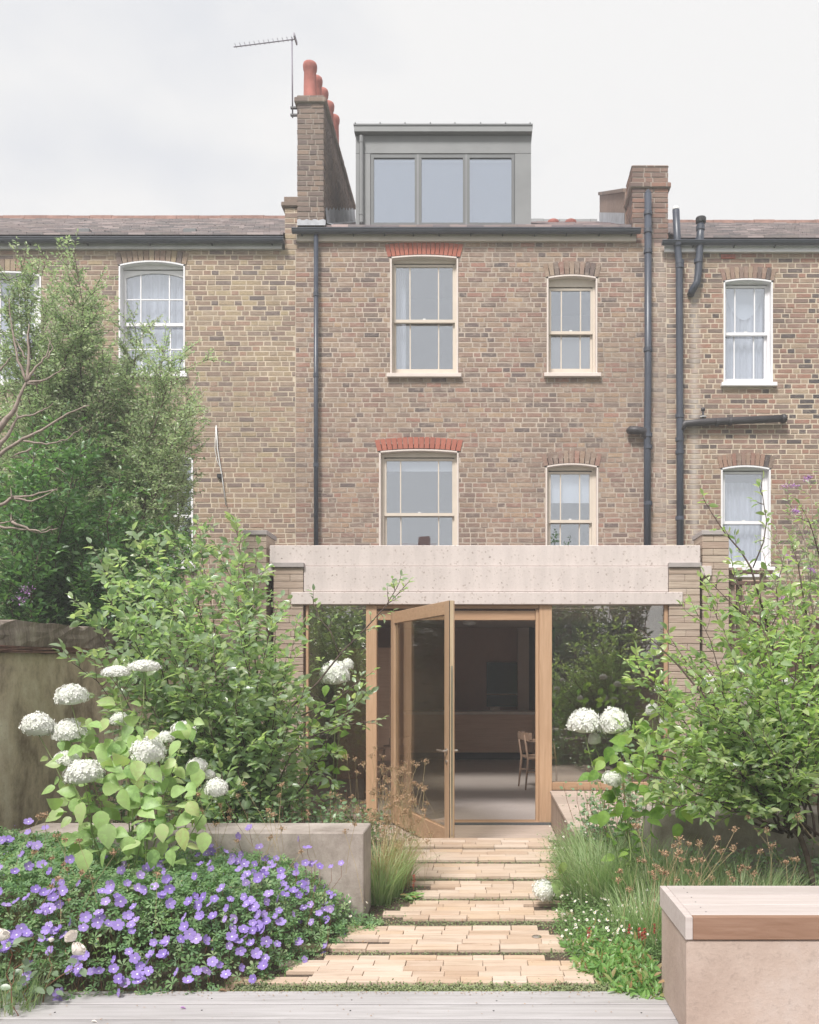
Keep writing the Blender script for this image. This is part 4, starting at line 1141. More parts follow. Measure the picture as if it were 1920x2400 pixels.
# door leaf, hinged on the left and standing open towards the camera
hinge = Vector((PX(916, 9.87), 9.87, 0)); free = Vector((PX(1052, 8.21), 8.21, 0))
u = (free - hinge).normalized(); vn = Vector((u.y, -u.x, 0))     # vn points left and outwards
if vn.x > 0: vn = -vn
Wd = (free - hinge).length; z0d, z1d = ZFI + .012, 2.168
th_ = .058
door = thing('glazed_door', 'large oak framed glazed door standing wide open', 'door', (hinge.x, hinge.y, ZFI))
def leaf_box(name, s0, s1, za, zb, t0, t1, mat, prt=door, b=.003):
    m = MB().bbox(s0, s1, t0, t1, za, zb, b)
    m.v = [tuple(hinge + u * x + (-vn) * y + Vector((0, 0, z))) for x, y, z in m.v]
    m.f = [f[::-1] for f in m.f]
    return m.build(name, M[mat], prt)
leaf_box('stile', 0, .115, z0d, z1d, 0, th_, 'oak_z'); leaf_box('stile', Wd - .115, Wd, z0d, z1d, 0, th_, 'oak_z')
leaf_box('rail', .1155, Wd - .1155, z1d - .125, z1d, 0.001, th_ - .001, 'oak_y'); leaf_box('rail', .1155, Wd - .1155, z0d, z0d + .20, 0.001, th_ - .001, 'oak_y')
leaf_box('pane', .115, Wd - .115, z0d + .2, z1d - .125, .022, .036, 'glass_door')
leaf_box('edge_strip', Wd + .0005, Wd + .004, z0d, z1d, .012, th_ - .012, 'oak_edge')
leaf_box('lock_plate', Wd + .0045, Wd + .007, z0d + .15, z1d - .6, .02, .036, 'steel')
leaf_box('seal', Wd + .0005, Wd + .003, z0d, z1d, .003, .009, 'black')
for sd, yy in ((1, -.012), (-1, th_ + .012)):
    zc_ = PZ(1759, 8.3)
    def lp(s, t, z): return hinge + u * s + (-vn) * t + Vector((0, 0, z))
    s0 = Wd - .05
    t_in = 0 if sd > 0 else th_
    m = MB().tube([lp(s0, t_in, zc_), lp(s0, t_in - sd * .045, zc_)], .011, 10)
    m.tube([lp(s0 + .006, t_in - sd * .045, zc_), lp(s0 - .13, t_in - sd * .047, zc_)], .0095, 10)
    m.tube([lp(s0, t_in - sd * .001, zc_), lp(s0, t_in - sd * .009, zc_)], .026, 14)
    m.tube([lp(s0, t_in - sd * .001, zc_ - .1), lp(s0, t_in - sd * .01, zc_ - .1)], .018, 14)
    m.build('door_handle', M['steel'], door, smooth=False)

# island, oven, chairs, lamp
isl = thing('kitchen_island', 'long dark wood kitchen island with pale worktop inside the room', 'kitchen island', (.2, 17, ZFI))
yi = 16.9
a, b = PX(946, yi), PX(1258, yi)
MB().bbox(a, b, yi, yi + .8, PZ(1671, yi) - .03, PZ(1668, yi) + .0, .004).build('worktop', M['island_top'], isl)
MB().box(a + .02, a + .06, yi + .02, yi + .75, ZFI, PZ(1671, yi) - .031).build('side_panel', M['island_wood'], isl)
MB().box(b - .08, b - .02, yi + .02, yi + .75, ZFI, PZ(1671, yi) - .031).build('side_panel', M['island_wood'], isl)
MB().box(a + .0605, b - .0805, yi + .06, yi + .1, ZFI + .15, PZ(1671, yi) - .031).build('front_panel', M['island_wood'], isl)
MB().box(a + .0605, b - .0805, yi + .25, yi + .7, ZFI, ZFI + .149).build('plinth', M['dark_in'], isl)
ov = thing('kitchen_window', 'dark glossy square window on the back wall above the island', 'window', (PX(1178, 18.1), 18.1, .8))
MB().box(PX(1141, 18.1), PX(1213, 18.1), 18.12, 18.19, PZ(1656, 18.1), PZ(1552, 18.1)).build('dark_pane', M['oven'], ov)
MB().box(PX(1141, 18.1), PX(1213, 18.1), 18.10, 18.119, PZ(1629, 18.1), PZ(1626, 18.1)).build('cross_rail', M['ceil_in'], ov)
MB().lathe(P(1160, 1666, 17.2), [(.01, 0), (.09, .0), (.1, .06), (.09, .07)], 14).build('bowl', M['island_top'], label='small pale bowl on the kitchen island', cat='bowl', smooth=True)
MB().lathe(P(1100, 1463, 15.5) - Vector((0, 0, .02)), [(.03, 0), (.11, .02), (.12, .06), (.1, .1)], 16).build('ceiling_lamp', M['white_plastic'], label='small round ceiling light inside the dark room', cat='lamp', smooth=True)
def chair(x, y, rot, label):
    th = thing('dining_chair', label, 'chair', (x, y, ZFI), 'pale wooden armchairs inside')
    mt = M['chair_wood']; cr, sr = math.cos(rot), math.sin(rot)
    def T(p): return (x + p[0] * cr - p[1] * sr, y + p[0] * sr + p[1] * cr, ZFI + p[2])
    for sx in (-1, 1):
        MB().tube([T((sx * .24, -.21, 0)), T((sx * .235, -.2, .44)), T((sx * .26, -.16, .66))], [.012, .018, .013], 8).build('leg', mt, th, smooth=True)
        MB().tube([T((sx * .23, .24, 0)), T((sx * .21, .2, .44)), T((sx * .2, .25, .78))], [.012, .018, .013], 8).build('leg', mt, th, smooth=True)
        MB().tube([T((sx * .26, -.18, .66)), T((sx * .27, .0, .67)), T((sx * .21, .23, .70))], [.013, .017, .014], 8).build('armrest', mt, th, smooth=True)
    m = MB().bbox(-.23, .23, -.21, .2, .43, .465, .01); m.v = [T(v) for v in m.v]; m.build('seat', mt, th)
    pts = [T((math.sin(q) * .25, .10 + math.cos(q) * .17, .76)) for q in [R(-75 + 15 * k) for k in range(11)]]
    m = MB(); vs = []
    for px_, py_, pz_ in pts: vs += [(px_, py_, pz_ - .05), (px_, py_, pz_ + .05)]
    cx_, cy_ = x, y
    for px_, py_, pz_ in pts:
        dx, dy = px_ - cx_, py_ - cy_; L = math.hypot(dx, dy); vs += [(px_ + dx / L * .02, py_ + dy / L * .02, pz_ - .05), (px_ + dx / L * .02, py_ + dy / L * .02, pz_ + .05)]
    fs = []; q = 22
    for i in range(10):
        fs += [(2 * i, 2 * i + 1, 2 * i + 3, 2 * i + 2), (q + 2 * i, q + 2 * i + 2, q + 2 * i + 3, q + 2 * i + 1), (2 * i + 1, q + 2 * i + 1, q + 2 * i + 3, 2 * i + 3), (2 * i, 2 * i + 2, q + 2 * i + 2, q + 2 * i)]
    m.add(vs, fs).build('backrest', mt, th)
    for sx in (-1, 1): MB().tube([T((sx * .22, -.19, .25)), T((sx * .215, .21, .25))], .009, 6).build('stretcher', mt, th)
chair(PX(1262, 12.9), 12.9, R(100), 'pale wooden armchair inside near the right oak post')
chair(PX(908, 11.9), 11.9, R(-110), 'pale wooden armchair inside seen left of the open door')

# window seat to the right of the door
ws = thing('timber_platform', 'long low weathered timber seat reaching from the right pane into the planting', 'platform', (1.2, 8.6, -.16))
zs_ = .208
x0, x1 = .737, 1.75
yy = 9.86
while yy > 7.35:
    MB().bbox(x0 - .012, x1, yy - .121, yy, zs_ - .03, zs_, .003).build('top_board', M['seat_wood_x'], ws); yy -= .1245
yy = 9.86
while yy > 7.38:
    MB().bbox(x0, x0 + .025, yy - .093, yy, -.17, zs_ - .032, .003).build('side_board', M['seat_wood_z'], ws); yy -= .096
MB().box(x0 + .03, x1 - .01, 7.36, 9.85, -.17, zs_ - .035).build('seat_core', M['dark_wood'], ws)

# ------------------------------------------------------------------ cast walls, bench, boundary walls
def pxw(px, py, d): return P(px, py, d)
MB().bbox(-2.876, -.737, 5.48, 5.84, -.25, .525, .006).build('garden_wall', M['cast_wall'], label='long low pale cast concrete wall behind the violet flowers on the left', cat='wall')
MB().bbox(1.17, 3.3, 6.25, 6.62, -.25, .525, .012).build('garden_wall', M['cast_wall'], label='low concrete wall behind the right hydrangea and leaning shrub', cat='wall')
bn = thing('garden_bench', 'boxy pink cast bench with weathered timber top on the deck', 'bench', (1.6, 3.94, 0))
bx0, bx1, by0, by1, bt = .825, 2.6, 3.67, 4.21, .502
MB().bbox(bx0 + .006, bx1, by0 + .008, by1 - .01, .001, bt - .098, .006).build('bench_base', M['cast_bench'], bn)
MB().bbox(bx0, bx0 + .030, by0, by1, bt - .094, bt, .002).build('end_board', M['bench_top'], bn)
MB().bbox(bx0 + .0312, bx1, by0, by0 + .03, bt - .094, bt, .002).build('front_board', M['bench_front'], bn)
MB().bbox(bx0 + .0312, bx1, by1 - .022, by1, bt - .094, bt, .002).build('back_board', M['bench_top'], bn)
cs = [by0 + .0312, by0 + .196, by0 + .362, by1 - .0235]
for a, b in zip(cs[:-1], cs[1:]): MB().bbox(bx0 + .0315, bx1, a + .005, b - .005, bt - .03, bt + .0, .003).build('top_board', M['bench_top'], bn)
m = MB()
for dx in (.10,):
    for yy in (by0 + .08, by0 + .15, by0 + .24, by0 + .32, by0 + .41, by0 + .49):
        m.lathe((bx0 + dx + rng.uniform(-.004, .004), yy, bt - .0005), [(.0035, 0), (.0035, .0012)], 8)
m.build('screw_heads', M['black'], bn, kind='stuff')

# old rendered wall along the left side
gw = thing('boundary_wall', 'old rendered boundary wall with dark coping on the far left', 'wall', (-3.45, 7, -.3))
def zw(y): return 1.84 + (y - 6) * .012
def lw_strip(name, xa, xb, dz0, dz1, mat, seg=.0, y0=3.2, y1=9.95, prt=gw, n=24, j=.01):
    rg = random.Random(len(name))
    vs = []; fs = []
    rows_ = 5
    for i in range(n + 1):
        yy = y0 + (y1 - y0) * i / n
        for k in range(rows_ + 1):
            zz = zw(yy) + dz0 + (dz1 - dz0) * k / rows_ if dz0 > -1 else (-.3 + (zw(yy) + dz1 + .3) * k / rows_)
            vs.append((xb + rg.uniform(-j, j), yy, zz + (rg.uniform(-j, j) if k == rows_ else 0)))
    for i in range(n):
        for k in range(rows_):
            a = i * (rows_ + 1) + k; b = a + rows_ + 1
            fs.append((a, b, b + 1, a + 1))
    o = len(vs)
    for i in range(n + 1): vs.append((xa, y0 + (y1 - y0) * i / n, vs[i * (rows_ + 1) + rows_][2]))
    for i in range(n): fs.append((i * (rows_ + 1) + rows_, (i + 1) * (rows_ + 1) + rows_, o + i + 1, o + i))
    o2 = len(vs); zb = lambda yy: (zw(yy) + dz0 if dz0 > -1 else -.3)
    for i in range(n + 1): yy = y0 + (y1 - y0) * i / n; vs.append((xa, yy, zb(yy)))
    for i in range(n): fs.append((o + i, o + i + 1, o2 + i + 1, o2 + i))
    vs += [(xa, y0, zb(y0)), (xb, y0, zb(y0)), (xb, y0, zw(y0) + dz1), (xa, y0, zw(y0) + dz1)]
    q = len(vs); fs.append((q - 4, q - 3, q - 2, q - 1))
    return MB().add(vs, fs).build(name, mat, prt)
lw_strip('wall_body', -3.60, -3.31, -2, -.20, M['old_render'], n=40, j=.006)
lw_strip('tile_course', -3.66, -3.265, -.198, -.178, M['terracotta_old'], n=40, j=.006)
lw_strip('tile_course', -3.66, -3.275, -.174, -.152, M['terracotta_old'], n=40, j=.006)
lw_strip('coping', -3.64, -3.30, -.150, .03, M['coping'], n=60, j=.012)
# timber boundary on the right, with posts
fn = thing('timber_fence', 'dark brown slatted timber fence and posts behind the right shrub', 'fence', (3.0, 8, -.1))
for k in range(13): MB().bbox(2.98, 3.01, 4.3, 9.9, -.2 + k * .155, -.06 + k * .155, .003).build('slat', M['dark_wood'], fn)
for yy in (4.5, 6.3, 8.1, 9.8): MB().bbox(3.012, 3.1, yy - .045, yy + .045, -.4, 2.0, .004).build('post', M['dark_wood'], fn)
pg = thing('timber_pergola', 'brown timber frame with cross rails beside the right wall of the extension', 'pergola', (2.9, 10, 0))
for px, d in ((1716, 10.2), (1734, 10.6), (1790, 10.2)):
    MB().bbox(PX(px, d) - .03, PX(px, d) + .03, d, d + .06, -.4, PZ(1330, d), .004).build('post', M['seat_wood_z'], pg)
for py in (1336, 1362, 1430, 1452, 1474, 1496, 1518, 1540, 1562):
    MB().bbox(PX(1712, 10.15), PX(1812, 10.15), 10.15, 10.19, PZ(py + 9, 10.15), PZ(py, 10.15), .003).build('rail', M['dark_wood'], pg)
MB().bbox(PX(1708, 10.4), PX(1830, 10.4), 10.4, 10.7, PZ(1353, 10.4), PZ(1340, 10.4), .005).build('window_ledge', M['white_paint'], label='white painted ledge below the lower right window', cat='ledge')
MB().box(-3.58, -2.7, 9.96, 10.1, -.4, 1.9).build('return_wall', M['mortar_grey'], label='short brick return wall between the old wall and the extension', cat='wall')
MB().box(2.72, 3.4, 9.96, 10.08, -.4, 1.4).build('return_wall', M['mortar_grey'], label='short low wall closing the right border beside the extension', cat='wall')
# ------------------------------------------------------------------ plant tools
def tri(faces):
    out = []
    for f in faces:
        for k in range(1, len(f) - 1): out.append((f[0], f[k], f[k + 1]))
    return out
def T_ovate(w=.5, fold=.12, droop=.18):
    v = [(0, 0, 0)]
    for t, ww in ((.22, .78), (.5, 1.), (.78, .62)):
        z = -droop * t * t
        v += [(-w / 2 * ww, t, z + fold * ww), (0, t, z), (w / 2 * ww, t, z + fold * ww)]
    v.append((0, 1, -droop))
    f = [(0, 2, 1), (0, 3, 2), (1, 2, 5, 4), (2, 3, 6, 5), (4, 5, 8, 7), (5, 6, 9, 8), (7, 8, 10), (8, 9, 10)]
    return np.array(v), tri(f)
def T_simple(w=.5, fold=.1, droop=.1):
    v = [(0, 0, 0), (-w / 2, .45, fold), (0, .5, -droop * .3), (w / 2, .45, fold), (0, 1, -droop)]
    return np.array(v), tri([(0, 2, 1), (0, 3, 2), (1, 2, 4), (2, 3, 4)])
def T_heart(w=.78, fold=.06, droop=.3):
    v = [(0, 0, 0)]
    for t, ww in ((.05, .4), (.22, .86), (.45, .92), (.72, .58), (.89, .22)):
        z = -droop * t * t
        v += [(-w / 2 * ww, t, z + fold * ww), (-w / 4 * ww, t, z + fold * ww * .3), (0, t, z), (w / 4 * ww, t, z + fold * ww * .3), (w / 2 * ww, t, z + fold * ww)]
    v.append((0, 1, -droop * 1.05))
    f = [(0, 2, 1), (0, 3, 2), (0, 4, 3), (0, 5, 4)]
    for r_ in range(4):
        o = 1 + r_ * 5
        for k in range(4): f.append((o + k, o + k + 1, o + k + 6, o + k + 5))
    o = 21
    for k in range(4): f.append((o + k, o + k + 1, 26))
    return np.array(v), tri(f)
def T_palm():
    v = [(0, 0, 0)]; f = []
    for k in range(5):
        a = R(-110 + 55 * k)
        L = (.72, .92, 1., .92, .72)[k]
        d = np.array((math.sin(a), math.cos(a))); s = np.array((d[1], -d[0]))
        o = len(v)
        for t, w in ((.45, .10), (.78, .19)):
            p = d * L * t
            v += [tuple(p - s * w) + (.05,), tuple(p + s * w) + (.05,)]
        v.append(tuple(d * L) + (-.08,))
        f += [(0, o + 1, o), (o, o + 1, o + 3, o + 2), (o + 2, o + 3, o + 4)]
    return np.array(v), tri(f)
def T_lance(w=.22): return T_ovate(w, .05, .25)

def frames(dirs, nrm):
    y = dirs / np.linalg.norm(dirs, axis=1, keepdims=True)
    x = np.cross(y, nrm); l = np.linalg.norm(x, axis=1, keepdims=True); l[l < 1e-6] = 1
    x = x / l; z = np.cross(x, y)
    return np.stack([x, y, z], 2)                       # columns
def np_mesh(name, V, Fc, mats, smooth=False, midx=None):
    me = bpy.data.meshes.new(name)
    me.vertices.add(len(V)); me.vertices.foreach_set('co', np.ascontiguousarray(V, dtype=np.float32).ravel())
    me.loops.add(len(Fc) * 3); me.loops.foreach_set('vertex_index', np.ascontiguousarray(Fc, dtype=np.int32).ravel())
    me.polygons.add(len(Fc)); me.polygons.foreach_set('loop_start', np.arange(0, len(Fc) * 3, 3, dtype=np.int32))
    if not isinstance(mats, (list, tuple)): mats = [mats]
    for m in mats: me.materials.append(m)
    if midx is not None: me.polygons.foreach_set('material_index', midx)
    if smooth: me.polygons.foreach_set('use_smooth', np.ones(len(Fc), dtype=bool))
    me.update(calc_edges=True)
    return me
def scatter(tpl, pos, dirs, nrm, size, wsc=None):
    tv, tf = tpl
    fr = frames(dirs, nrm)
    V = np.einsum('nij,kj->nki', fr, tv) * size[:, None, None]
    V = V + pos[:, None, :]
    n, k = len(pos), len(tv)
    Fc = (np.array(tf)[None] + (np.arange(n) * k)[:, None, None]).reshape(-1, 3)
    return V.reshape(-1, 3), Fc
def foliage(parent, tpl, mat, L, nparts=290, name='leaf', stuff='foliage', smooth=True, protos=1, rest_tpl=None):
    """L: list of (pos, dir, normal, size). Largest in view become leaf objects, the rest one joined mesh"""
    pos = np.array([l[0] for l in L], float); dr = np.array([l[1] for l in L], float); nm = np.array([l[2] for l in L], float); sz = np.array([l[3] for l in L], float)
    nm = nm + 1e-4
    dpt = np.maximum(pos[:, 1], .5)
    px = CX + pos[:, 0] * F / dpt; py = CY - (pos[:, 2] - EYE) * F / dpt
    vis = (px > 5) & (px < 1915) & (py > 5) & (py < 2395)
    score = sz / dpt * vis + np.where(vis, 1e-3 * (12 - dpt), 0)
    order = np.argsort(-score)
    ch = order[:nparts]; rest = order[nparts:]
    if nparts:
        me = np_mesh(name, tpl[0], np.array(tpl[1]), mat, smooth)
        fr = frames(dr[ch], nm[ch])
        for i, c in enumerate(ch):
            o = bpy.data.objects.new(name, me)
            m = Matrix([[fr[i][a][b] for b in range(3)] for a in range(3)]).to_4x4()
            link(o, tuple(pos[c]), parent)
            o.rotation_euler = m.to_euler(); o.scale = (sz[c],) * 3
    if len(rest):
        V, Fc = scatter(rest_tpl or tpl, pos[rest], dr[rest], nm[rest], sz[rest])
        ctr = V.mean(0)
        o = bpy.data.objects.new(stuff, np_mesh(stuff, V - ctr, Fc, mat, smooth))
        link(o, tuple(ctr), parent)
        o['kind'] = 'stuff'
        return o
def rv(rg, s=1.): return Vector((rg.gauss(0, s), rg.gauss(0, s), rg.gauss(0, s)))
def limb_path(base, tip, rg, bow=.12, n=10, wob=.02):
    base, tip = Vector(base), Vector(tip); L = (tip - base).length
    c = base.lerp(tip, .45) + Vector((0, 0, bow * L)) + rv(rg, .04 * L)
    pts = []
    for i in range(n + 1):
        t = i / n
        p = base * (1 - t) ** 2 + c * 2 * t * (1 - t) + tip * t * t
        if 0 < i < n: p += rv(rg, wob)
        pts.append(p)
    return pts
def shrub_parts(stems, leaves, path, r0, r1, rg, t0=.35, tw_gap=.07, tw_len=(.15, .4), leaf=.055, leaf_gap=.028, up=.35, flat=.35, sub=.35, spread=1., leafdir=.6, twr=.0028):
    """side twigs with alternate leaves along one limb"""
    n = len(path) - 1
    stems.tube(path, [r0 + (r1 - r0) * i / n for i in range(n + 1)], 7, cap=True)
    Ls = [(path[i + 1] - path[i]).length for i in range(n)]; tot = sum(Ls)
    s = t0 * tot; side = 1
    def at(s):
        k = 0
        while k < n - 1 and s > Ls[k]: s -= Ls[k]; k += 1
        d = (path[k + 1] - path[k]).normalized()
        return path[k] + d * min(s, Ls[k]), d
    def twig(p, d, L, depth):
        q = [p]; dd = d.copy(); m = max(3, int(L / .05)); step = L / m
        for i in range(m):
            dd = (dd + rv(rg, .13) + Vector((0, 0, .05))).normalized(); q.append(q[-1] + dd * step)
        stems.tube(q, [twr * (1.15 - .7 * i / m) for i in range(m + 1)], 4, cap=False)
        a = leaf_gap * rg.random(); sd = 1
        while a < L:
            k = min(m - 1, int(a / step)); pp = q[k].lerp(q[k + 1], a / step - k); tt = (q[k + 1] - q[k]).normalized()
            perp = tt.cross(Vector((0, 0, 1)) + rv(rg, .3)).normalized() * sd
            ld = (tt * leafdir + perp * .8 + rv(rg, .25)).normalized()
            nm = (Vector((0, 0, 1)) + rv(rg, flat)).normalized()
            leaves.append((pp + ld * .006, ld, nm, leaf * rg.uniform(.62, 1.15)))
            a += leaf_gap * rg.uniform(.7, 1.3); sd = -sd
            if depth and rg.random() < sub * .25:
                twig(pp, (tt + perp * .9 + rv(rg, .3)).normalized(), L * rg.uniform(.3, .55), 0)
        leaves.append((q[-1], (q[-1] - q[-2]).normalized(), (Vector((0, 0, 1)) + rv(rg, flat)).normalized(), leaf * rg.uniform(.6, 1.)))
    while s < tot:
        p, d = at(s)
        perp = d.cross(Vector((0, 0, 1)) + rv(rg, .6)); perp = perp.normalized() * side if perp.length > .01 else rv(rg)
        td = (d * .55 + perp * spread + Vector((0, 0, up)) + rv(rg, .35)).normalized()
        twig(p, td, rg.uniform(*tw_len) * (1.15 - .5 * s / tot), 1)
        side = -side; s += tw_gap * rg.uniform(.6, 1.4)
    p, d = at(tot * .999); twig(p, d, tw_len[0] * 1.2, 0)

# ------------------------------------------------------------------ tall light hedge shrub behind the boundary wall (left)
def big_shrub(name, label, tips, base, mat, leaf, seed, n_stuff=290, tw_gap=.06, r0=.03, gap=.02, twl=(.2, .5), bark='bark', up=.45):
    rg = random.Random(seed)
    th = thing(name, label, 'shrub', base)
    st = MB(); lv = []
    for tp in tips:
        b = Vector(base) + Vector((rg.uniform(-.25, .25), rg.uniform(-.25, .25), 0))
        path = limb_path(b, tp, rg, .05, 12, .03)
        shrub_parts(st, lv, path, r0, .004, rg, .22, tw_gap, twl, leaf, gap, up, .5, .6, 1.)
    st.build('branches', M[bark], th, smooth=True)
    print(name, len(lv))
    foliage(th, T_simple(.5), M[mat], lv, n_stuff)
    return th, lv
rg = random.Random(31)
tips = []
for px, py in ((20, 640), (60, 560), (110, 700), (130, 620), (185, 545), (180, 640), (210, 660), (225, 720), (260, 800), (300, 770), (330, 720), (390, 740), (300, 860), (350, 850), (425, 790), (450, 850),
               (400, 900), (440, 960), (330, 960), (250, 920), (180, 820), (100, 820), (40, 760), (20, 900), (120, 940), (445, 1020), (420, 1090), (380, 1050), (300, 1060), (200, 1040), (90, 1040), (30, 1080), (360, 1150), (450, 1130),
               (250, 1180), (150, 1180), (-30, 700), (-50, 900), (-40, 1050), (40, 1220), (330, 1260)):
    d = rg.uniform(8.9, 10.6)
    tips.append(P(px - 8, py + (66 if py < 700 else 34 if py < 900 else 12) + (45 if px > 240 and py < 860 else 0), d))
ta, la = big_shrub('tall_shrub', 'tall airy light green shrub rising over the left boundary wall', tips, (-4.5, 9.6, -.2), 'leaf_hedge', .046, 8, gap=.016, tw_gap=.036, twl=(.25, .65), r0=.022, up=.25)
rg = random.Random(77); bl_ = []
for l in rg.sample(la, 420): bl_.append((l[0] + Vector((0, 0, .01)), rv(rg), rv(rg), .016))
foliage(ta, T_simple(.8), M['blossom'], bl_, 0, stuff='blossom')
tips = []
for px, py in ((10, 1180), (60, 1150), (120, 1210), (170, 1120), (220, 1230), (270, 1160), (330, 1280), (300, 1340), (230, 1340), (160, 1300), (90, 1300), (30, 1300), (20, 1400), (100, 1400), (180, 1400), (260, 1400), (340, 1390),
               (200, 1050), (80, 1060), (380, 1240), (400, 1340), (440, 1300), (-30, 1300), (380, 1400)):
    tips.append(P(px, py, rg.uniform(7.8, 9.0)))
tb, lb = big_shrub('dark_shrub', 'dark green dense shrub directly behind the coping of the left boundary wall', tips, (-4.3, 8.4, -.2), 'leaf_dark', .075, 9, gap=.024, tw_gap=.045, twl=(.25, .6), r0=.02, up=.2)
m = []
for px, py in ((55, 1378), (62, 1388), (42, 1400), (50, 1408), (70, 1382)):
    m.append(P(px, py, 7.4))
q = MB()
for c in m:
    for k in range(22): 
        v = rv(rg, .018); a = c + v; q.add([a, a + rv(rg, .008), a + rv(rg, .008)], [(0, 1, 2)])
q.build('purple_flowers', M['petal_pink'], tb, kind='stuff')

# bare pale branches of a tree on the far left
bt = thing('bare_tree', 'leafless pale grey branches reaching in from the left edge of the picture', 'tree', P(-200, 1600, 7.6))
rg = random.Random(3)
def bp(pts, r, d=7.4):
    w = [P(x, y, d + .02 * i) for i, (x, y) in enumerate(pts)]
    fine = []
    for i in range(len(w) - 1):
        for k in range(4): fine.append(w[i].lerp(w[i + 1], k / 4) + rv(rg, .004))
    fine.append(w[-1]); n = len(fine) - 1
    MB().tube(fine, [r * (1 - .75 * i / n) for i in range(n + 1)], 6).build('branch', M['bark_pale'], bt, smooth=True)
bp([(-60, 1080), (0, 1002), (35, 960), (62, 895)], .034); bp([(62, 895), (70, 840), (66, 790), (68, 760)], .014); bp([(62, 895), (40, 830), (28, 770), (22, 700)], .012)
bp([(62, 895), (85, 860), (110, 835), (118, 800)], .012); bp([(64, 898), (105, 890), (150, 862)], .013); bp([(60, 840), (45, 810), (30, 785)], .008); bp([(66, 900), (90, 900), (100, 890)], .009)
bp([(-60, 1100), (-10, 1058), (20, 1020), (42, 975)], .028); bp([(42, 978), (75, 972), (100, 962), (125, 945)], .010); bp([(40, 982), (42, 960)], .009)
bp([(-60, 1120), (0, 1062), (55, 1030), (110, 1000), (160, 968), (210, 950)], .018); bp([(55, 1034), (110, 1042), (155, 1030), (195, 1000)], .010); bp([(75, 1050), (25, 1072), (70, 1075)], .009)
bp([(-40, 1215), (0, 1185), (35, 1165), (80, 1160), (135, 1148)], .018); bp([(35, 1168), (75, 1175), (110, 1160), (135, 1145)], .01); bp([(-40, 1240), (0, 1228), (40, 1218)], .012); bp([(30, 1225), (70, 1240), (100, 1248), (135, 1238)], .013); bp([(0, 1235), (50, 1240), (95, 1250)], .012)
bp([(28, 1165), (25, 1145)], .007); bp([(26, 1222), (26, 1205)], .007); bp([(98, 1246), (118, 1234)], .007); bp([(-30, 880), (-5, 830), (0, 790)], .015); bp([(0, 870), (28, 835)], .009)
bp([(110, 840), (125, 815), (112, 790)], .006); bp([(132, 1095), (160, 1112)], .006)

# ------------------------------------------------------------------ multi-stemmed oval-leaved shrub, left of the door
rg = random.Random(12)
sv = thing('oval_leaf_shrub', 'multi stemmed shrub with oval green leaves left of the oak door behind the low wall', 'shrub', (-1.75, 6.75, -.05))
st = MB(); lv = []
tipsB = [(230, 1290, 7.2), (290, 1330, 6.6), (200, 1420, 6.5), (260, 1400, 6.3), (330, 1260, 7.3), (370, 1300, 6.9), (340, 1400, 6.4), (420, 1260, 7.4), (450, 1330, 6.8), (430, 1420, 6.4), (520, 1290, 7.3),
         (555, 1235, 7.4), (560, 1340, 6.8), (600, 1300, 7.3), (640, 1390, 6.9), (630, 1480, 6.6), (560, 1440, 6.4), (500, 1500, 6.3), (690, 1480, 6.9), (670, 1570, 6.6), (700, 1640, 6.5),
         (830, 1640, 6.7), (720, 1700, 6.4), (640, 1600, 6.3), (560, 1590, 6.2), (480, 1620, 6.2), (380, 1480, 6.2), (300, 1490, 6.2), (170, 1540, 6.2), (250, 1560, 6.1), (340, 1570, 6.1),
         (430, 1540, 6.1), (400, 1640, 6.2), (480, 1700, 6.2), (560, 1720, 6.2), (640, 1740, 6.3), (520, 1800, 6.1), (470, 1240, 7.5), (390, 1370, 7.0)]
base = Vector((-1.80, 6.7, -.05))
for px, py, d in tipsB:
    b = base + Vector((rg.uniform(-.22, .22), rg.uniform(-.15, .15), 0))
    path = limb_path(b, P(px, py + 14, d), rg, .06, 10, .018)
    shrub_parts(st, lv, path, .010, .0022, rg, .30, .060, (.12, .32), .080, .028, .25, .6, .6, twr=.002)
# the long branch that reaches across the beam, and its fork
p1 = [P(640, 1760, 6.5), P(680, 1660, 6.5), P(745, 1600, 6.5), P(800, 1530, 6.5), P(860, 1470, 6.5), P(905, 1420, 6.5), P(930, 1378, 6.5)]
shrub_parts(st, lv, p1, .009, .003, rg, .5, .085, (.08, .2), .058, .03, .3, .4, .3)
p2 = [P(795, 1535, 6.5), P(775, 1480, 6.5), P(750, 1450, 6.5), P(735, 1415, 6.5)]
shrub_parts(st, lv, p2, .005, .002, rg, .5, .07, (.08, .15), .052, .03, .3, .4, .2)
p3 = [P(700, 1680, 6.5), P(790, 1640, 6.4), P(850, 1590, 6.4)]
shrub_parts(st, lv, p3, .006, .002, rg, .3, .08, (.08, .18), .052, .03, .3, .4, .2)
p4 = [P(720, 1730, 6.5), P(800, 1700, 6.4), P(870, 1690, 6.4)]
shrub_parts(st, lv, p4, .006, .002, rg, .4, .08, (.08, .16), .052, .03, .3, .4, .2)
p5 = [P(905, 1420, 6.5), P(930, 1395, 6.5), P(945, 1378, 6.5)]
shrub_parts(st, lv, p5, .003, .002, rg, .2, .06, (.06, .1), .052, .028, .2, .4, .2)
st.build('stems', M['bark'], sv, smooth=True)
print('servB', len(lv))
foliage(sv, T_ovate(.52, .1, .18), M['leaf_serv'], lv, 295)

